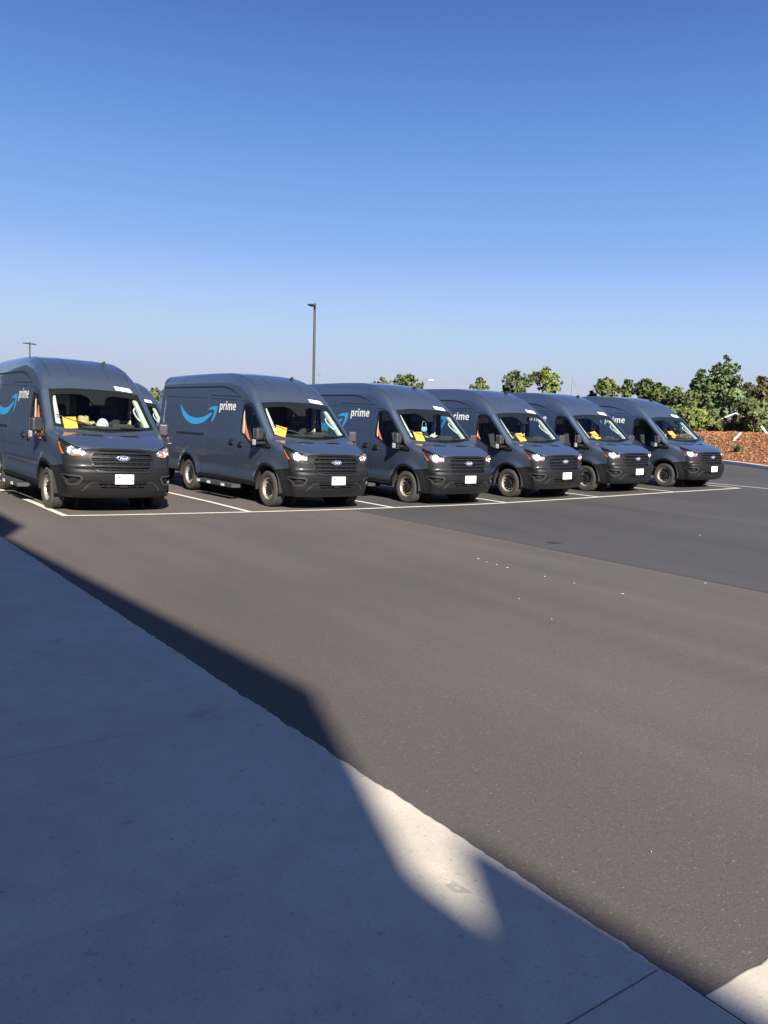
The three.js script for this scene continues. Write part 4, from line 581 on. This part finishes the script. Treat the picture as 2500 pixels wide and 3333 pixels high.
// ---------------------------------------------------------------- trees and shrubs
const bark = std(RGB(0.13, 0.10, 0.075), 0.95);
function leafGeo(blobs, n, size, seed, col, varr) { // blobs: [x, y, z, rx, ry, rz]; leaves gather in small clumps inside the blobs
  const R = rng(seed), p = [], c = [], nn = [], gs = () => (R() + R() + R() - 1.5) / 1.5, vol = blobs.map((b) => b[3] * b[4] * b[5]), tot = vol.reduce((a, b) => a + b, 0);
  let cx = 0, cy = 0, cz = 0; blobs.forEach((b, i) => { cx += b[0] * vol[i] / tot; cy += b[1] * vol[i] / tot; cz += b[2] * vol[i] / tot; }); if (blobs.length > 20) cy -= 3;
  const clumps = []; const nc = Math.max(14, Math.round(n / 26));
  for (let i = 0; i < nc; i++) { let q = R() * tot, k = 0; while (q > vol[k] && k < vol.length - 1) q -= vol[k++]; const b = blobs[k]; const th = R() * 6.283, ph = Math.acos(2 * R() - 1), r = Math.pow(R(), 0.42) * (0.80 + 0.28 * R()); clumps.push([b[0] + b[3] * r * Math.sin(ph) * Math.cos(th), b[1] + b[4] * r * Math.cos(ph), b[2] + b[5] * r * Math.sin(ph) * Math.sin(th), (0.13 + 0.12 * R()) * Math.cbrt(b[3] * b[4] * b[5]) + size * 0.5, 0.75 + 0.5 * R(), R()]); }
  for (let i = 0; i < n; i++) {
    const k = clumps[R() * clumps.length | 0], x = k[0] + gs() * k[3] * 1.25, y = k[1] + gs() * k[3] * 1.1, z = k[2] + gs() * k[3] * 1.25;
    const a = V3(R() - 0.5, R() - 0.5, R() - 0.5).normalize(), b = V3(R() - 0.5, R() - 0.25, R() - 0.5).cross(a).normalize(), s = size * (0.6 + 0.7 * R()), w = s * 0.55, G0 = a.clone().cross(b), N = V3(x - cx, (y - cy) * 0.6 + 0.15, z - cz).normalize().multiplyScalar(1.1).add(G0.dot(V3(x - cx, y - cy, z - cz)) < 0 ? G0.negate() : G0).normalize(), flip = a.clone().cross(b).dot(N) > 0;
    const q = [[-a.x * s, -a.y * s, -a.z * s], [b.x * w, b.y * w, b.z * w], [a.x * s, a.y * s, a.z * s], [-b.x * w, -b.y * w, -b.z * w]], f = k[4] * (0.8 + 0.4 * R()), mix = k[5] * varr;
    const cc = [(col[0] + 0.05 * mix) * f, (col[1] + 0.012 * mix) * f, (col[2] - 0.008 * mix) * f];
    for (const t of flip ? [0, 2, 1, 0, 3, 2] : [0, 1, 2, 0, 2, 3]) { p.push(x + q[t][0], y + q[t][1], z + q[t][2]); nn.push(N.x, N.y, N.z); c.push(cc[0], cc[1], Math.max(0.004, cc[2])); }
  }
  const g = new THREE.BufferGeometry(); g.setAttribute('position', new THREE.Float32BufferAttribute(p, 3)); g.setAttribute('normal', new THREE.Float32BufferAttribute(nn, 3)); g.setAttribute('color', new THREE.Float32BufferAttribute(c, 3)); return g;
}
const leafMat = new THREE.MeshStandardMaterial({ vertexColors: true, roughness: 0.75, side: THREE.DoubleSide });
const groundAt = (x, z) => { let b = G(Math.min(x, 36), z); return x > 28 ? Math.max(b, bankPoint(x, z) - 0.1) : b; };
function tree(label, x, z, top, hw0, kind, n0, seed, col, o = {}) {
  const hw = hw0 * (kind === 'shrub' ? 1.1 : kind === 'poplar' ? 1.35 : 1.3), n = Math.round(n0 * 1.35);
  const y = Math.min(o.base ?? 99, groundAt(x, z)), H = top - y, R = rng(seed * 7 + 1), g = thing(kind === 'shrub' ? 'shrub' : kind === 'poplar' ? 'poplar_tree' : 'tree', label, kind === 'shrub' ? 'shrub' : 'tree', [x, y, z], 0), blobs = [];
  if (kind === 'poplar') for (let i = 0; i < 26; i++) { const t = i / 25, a = R() * 6.3, e = Math.sqrt(Math.max(0.05, 1 - ((t - 0.4) / 0.70) ** 2)), w = hw * e * (0.42 + 0.22 * R()), rr = hw * e * (0.35 + 0.4 * R()) * (1 - 0.5 * t * t); blobs.push([Math.cos(a) * rr, H * (0.16 + 0.76 * t), Math.sin(a) * rr, w, H * 0.085 * (0.8 + 0.6 * R()), w]); }
  else if (kind === 'shrub') for (let i = 0; i < 7; i++) { const a = R() * 6.3, r = hw * 0.55 * R(); blobs.push([Math.cos(a) * r, H * (0.25 + 0.42 * R()), Math.sin(a) * r, hw * (0.42 + 0.2 * R()), H * (0.25 + 0.08 * R()), hw * (0.42 + 0.2 * R())]); }
  else { const cb = o.cb ?? 0.22; for (let i = 0; i < 10; i++) { const t = R(), a = R() * 6.3, e = Math.sin(Math.PI * (0.15 + 0.8 * t)); const r = hw * 0.58 * e * Math.sqrt(R()); blobs.push([Math.cos(a) * r, H * lerp(cb + 0.12, 0.86, t), Math.sin(a) * r, hw * (0.40 + 0.22 * R()), H * (1 - cb) * (0.13 + 0.07 * R()), hw * (0.40 + 0.22 * R())]); } blobs.push([0, H * 0.9, 0, hw * 0.5, H * 0.09, hw * 0.5]); for (const e of [-1, 1]) blobs.push([e * hw * 0.4, H * 0.78, e * hw * 0.3, hw * 0.45, H * 0.1, hw * 0.45]); }
  mesh('crown', leafGeo(blobs, n, o.leaf ?? 0.15, seed, col, o.varr ?? 0.4), leafMat, g);
  const tr = [taper(Math.max(0.03, H * 0.018), Math.max(0.012, H * 0.006), H * 0.8, 8)]; for (let i = 0; i < 7; i++) { const b = blobs[i % blobs.length], h0 = H * (0.2 + 0.35 * R()); tr.push(tube([[0, h0, 0], [b[0] * 0.5, lerp(h0, b[1], 0.6), b[2] * 0.5], [b[0], b[1], b[2]]], Math.max(0.008, H * 0.004), 8, 5)); }
  mesh(kind === 'shrub' ? 'stem' : 'trunk', join(tr), bark, g); return g;
}
const GR = { mid: [0.100, 0.142, 0.044], dark: [0.076, 0.112, 0.040], pop: [0.105, 0.168, 0.074], lime: [0.138, 0.182, 0.044], olive: [0.128, 0.148, 0.048], brown: [0.104, 0.098, 0.044] };
tree('rounded green tree above the roof of the third van, the smaller of a pair', 65.5, -90.1, 8.2, 1.3, 'tree', 3200, 1, GR.olive, { leaf: 0.17 });
tree('rounded green tree beside the street lamp, the larger of a pair', 68.1, -88.2, 8.6, 2.1, 'tree', 5200, 2, GR.mid, { leaf: 0.17 });
tree('small pale green tree top above the fourth van', 76.2, -82.2, 8.5, 1.15, 'tree', 2600, 3, GR.lime, { leaf: 0.17 });
tree('dense dark green tree above the roof of the fourth van', 73, -72.1, 8.9, 1.75, 'tree', 5600, 4, GR.dark, { leaf: 0.17 });
tree('loose yellow green tree above the roof of the fifth van', 75.6, -70.2, 9.4, 2.1, 'tree', 4200, 5, GR.lime, { leaf: 0.17 });
tree('small tree top showing between the two leftmost vans', 40.4, -108.3, 5.1, 1.0, 'tree', 2600, 6, GR.mid, { leaf: 0.17 });
tree('small low tree at the left end of the tree line behind the rightmost van', 57.8, -47.8, 5.4, 0.6, 'tree', 1500, 7, GR.mid);
tree('upright bushy tree, leftmost of the tall row behind the rightmost van', 57.4, -45.8, 6.45, 1.15, 'tree', 4600, 8, GR.mid);
tree('narrow upright tree, second in the row behind the rightmost van', 58.9, -44.7, 6.6, 0.62, 'tree', 2800, 9, GR.mid, { cb: 0.1 });
tree('dark upright tree, third in the row behind the rightmost van', 60, -43.8, 6.5, 0.95, 'tree', 4400, 10, GR.dark, { cb: 0.1 });
tree('green tree, fourth in the row behind the rightmost van', 59.1, -41.9, 6.0, 0.8, 'tree', 3600, 11, GR.mid, { cb: 0.08 });
tree('green tree, fifth in the row, right of the roof of the rightmost van', 58, -40.2, 5.75, 0.85, 'tree', 3800, 12, GR.olive, { cb: 0.05 });
tree('dark green tree, sixth in the row, left of the tall poplars', 56.9, -38.5, 5.5, 0.85, 'tree', 3800, 13, GR.mid, { cb: 0.05 });
tree('dark green tree, seventh in the row, at the foot of the poplars', 55.8, -36.8, 5.15, 1.0, 'tree', 4400, 14, GR.dark, { cb: 0.02 });
tree('slender tall poplar, the left one of two', 68.7, -43.9, 8.45, 1.0, 'poplar', 6800, 35, GR.pop, { leaf: 0.16 });
tree('broad tall poplar, the right one and tallest of all trees', 70.5, -42.6, 9.1, 2.0, 'poplar', 12500, 38, GR.pop, { leaf: 0.16 });
tree('brown tinged tree at the right edge of the picture', 56.7, -31.2, 6.2, 1.3, 'tree', 6200, 17, GR.brown, { cb: 0.05 });
tree('bright green rounded bush at the top of the mulch bank beside the rightmost van', 47.1, -30.5, 3.75, 1.5, 'shrub', 6200, 18, GR.lime, { leaf: 0.11 });
tree('olive green bush between the bright bush and the dark shrub', 49.6, -31.0, 3.2, 1.15, 'shrub', 5200, 19, GR.olive, { leaf: 0.11 });
tree('very dark low shrub below the grey house gable', 49, -28.6, 2.75, 0.95, 'shrub', 4200, 20, [0.035, 0.045, 0.022], { leaf: 0.1 });
tree('spreading young green tree on the bank between two white stakes', 48.3, -27.1, 4.2, 1.15, 'tree', 4600, 21, GR.mid, { leaf: 0.12, cb: 0.28 });
tree('green bush behind the spreading young tree', 51.2, -28.9, 3.3, 1.1, 'shrub', 4000, 22, GR.dark, { leaf: 0.12 });
tree('dark bush at the right edge below the brown tinged tree', 50.2, -25.6, 3.0, 1.1, 'shrub', 4000, 23, GR.dark, { leaf: 0.12 });
tree('olive bush behind the rightmost van', 52, -35.6, 4.2, 1.4, 'shrub', 5200, 24, GR.mid, { leaf: 0.13 });
tree('green bush left of the bright bush behind the rightmost van', 49.6, -33.4, 3.6, 1.2, 'shrub', 4600, 25, GR.olive, { leaf: 0.12 });
tree('small green shrub planted alone on the mulch bank', 38.94, -22.42, 1.42, 0.36, 'shrub', 900, 26, GR.mid, { leaf: 0.06 });
// white stakes holding the young tree, house gable in the trees
for (const [x, z, a, label] of [[41.5, -24.35, -0.62, 'white leaning stake left of the young tree'], [42.5, -23.0, 0.72, 'white leaning stake right of the young tree']]) {
  const y = bankPoint(x, z), g = new RoundedBoxGeometry(0.10, 0.62, 0.03, 2, 0.006); g.translate(0, 0.26, 0); g.rotateZ(a); g.rotateY(-1.05);
  const o = tag(top('stake', g, std(RGB(0.72, 0.68, 0.6), 0.8)), label, 'stake', 'tree stakes on the mulch bank'); o.position.set(x, y + 0.0, z);
}
{ const g = thing('shed', 'small grey shed gable with white eaves half hidden among the trees', 'shed', [62.5, 2.1, -36.7], -1.02), sh = new THREE.Shape([[-3, -1.5], [3, -1.5], [3, 3.1], [0, 4.55], [-3, 3.1]].map((q) => new THREE.Vector2(...q))), w = new THREE.ExtrudeGeometry(sh, { depth: 6, bevelEnabled: false }); w.translate(0, 0, -6); mesh('wall', w, std(RGB(0.2, 0.2, 0.21), 0.9), g);
  for (const s of [-1, 1]) { const r = new THREE.BoxGeometry(3.75, 0.12, 6.8); r.rotateZ(s * -0.452); r.translate(s * 1.62, 3.86, -3); mesh('roof', r, std(RGB(0.22, 0.21, 0.21), 0.9), g); const f = new THREE.BoxGeometry(3.75, 0.24, 0.06); f.rotateZ(s * -0.452); f.translate(s * 1.62, 3.84, 0.45); mesh('eave_board', f, std(RGB(0.75, 0.75, 0.73), 0.7), g); }
  const win = new THREE.BoxGeometry(0.9, 1.0, 0.06); win.translate(0.2, 2.2, 0.02); mesh('window', win, std(RGB(0.6, 0.62, 0.64), 0.2), g); g.scale.setScalar(0.36); }
// low plants along the foot of the tree line, grass beyond the bank
{ const R = rng(77), geos = [], bl = []; for (let i = 0; i < 46; i++) { const t = 0.16 + 0.40 * i / 46, c = kerbCurve.getPointAt(t), d = kerbCurve.getTangentAt(t), o = 9.5 + R() * 8; const x = c.x + d.z * o, z = c.z - d.x * o; bl.push([x, bankPoint(x, z) + 0.45, z, 1.1 + R(), 0.6 + 0.5 * R(), 1.1 + R()]); } top('hedge_growth', leafGeo(bl, 26000, 0.13, 78, [0.055, 0.07, 0.026], 0.5), leafMat).userData = { label: 'low green growth along the top of the mulch bank', category: 'undergrowth', kind: 'stuff' }; }
// pale flecks and stains on the paving
{ const gs = []; const R = rng(91); for (const [x, z, s0] of FLECKS()) { const s = s0 * 0.36; const g = new THREE.BoxGeometry(s, 0.006, s * 0.6); g.rotateY(R() * 3); g.translate(x, G(x, z) + 0.006, z); gs.push(g); } top('paint_flecks', join(gs), std(RGB(0.42, 0.40, 0.37), 0.8)).userData = { label: 'tiny pale paint flecks scattered on the asphalt', category: 'flecks', kind: 'stuff' }; }
function FLECKS() { const R = rng(90), l = [[12.76, -7.95, 0.09], [8.73, -5.32, 0.07], [7.22, -5.35, 0.07], [7.17, -5.98, 0.05], [7.16, -7.04, 0.07], [7.19, -7.26, 0.06], [7.2, -7.45, 0.06], [7.26, -7.68, 0.08], [7.16, -6.42, 0.05], [5.55, -4.86, 0.035], [5.92, -5.63, 0.03]]; for (let i = 0; i < 14; i++) l.push([2.4 + R() * 7, -1.5 - R() * 8, 0.006 + R() * 0.008]); return l; }
function flat(name, pts, hole, x, z, y, mat, label) { const sh = new THREE.Shape(new THREE.SplineCurve([...pts, pts[0]].map((q) => new THREE.Vector2(...q))).getPoints(60)); if (hole) sh.holes.push(new THREE.Path(new THREE.SplineCurve([...hole, hole[0]].map((q) => new THREE.Vector2(...q))).getPoints(30))); const g = new THREE.ShapeGeometry(sh, 6); g.rotateX(-Math.PI / 2); const m = mesh(name, g, mat, scene); m.position.set(x, y, z); m.userData.kind = 'structure'; m.userData.label = label; return m; }
flat('wet_print', [[-0.022, -0.035], [0.0, -0.03], [0.012, -0.012], [0.022, 0.03], [0.016, 0.05], [0.004, 0.035], [-0.012, 0.028], [-0.026, 0.0]].map(([a, b]) => [a * 1.1, -b * 1.1]), [[-0.008, 0.012], [0.004, 0.008], [0.006, -0.01], [-0.004, -0.012]].map(([a, b]) => [a, b]), 1.87, -1.985, 0.0075, std(RGB(0.40, 0.38, 0.345), 0.9), 'small grey shoe print on the sunlit concrete');
{ const R = rng(61), pts = []; for (let i = 0; i < 22; i++) { const a = i / 22 * 6.283, r = 0.13 * (0.7 + 0.5 * R()); pts.push([r * Math.cos(a) * 0.8, r * Math.sin(a)]); } flat('oil_stain', pts, null, 9.48, -8.35, G(9.48, -8.35) + 0.0075, std(RGB(0.028, 0.028, 0.03), 0.9), 'dark oil spot on the newer asphalt'); }
renderer.render(scene, camera);
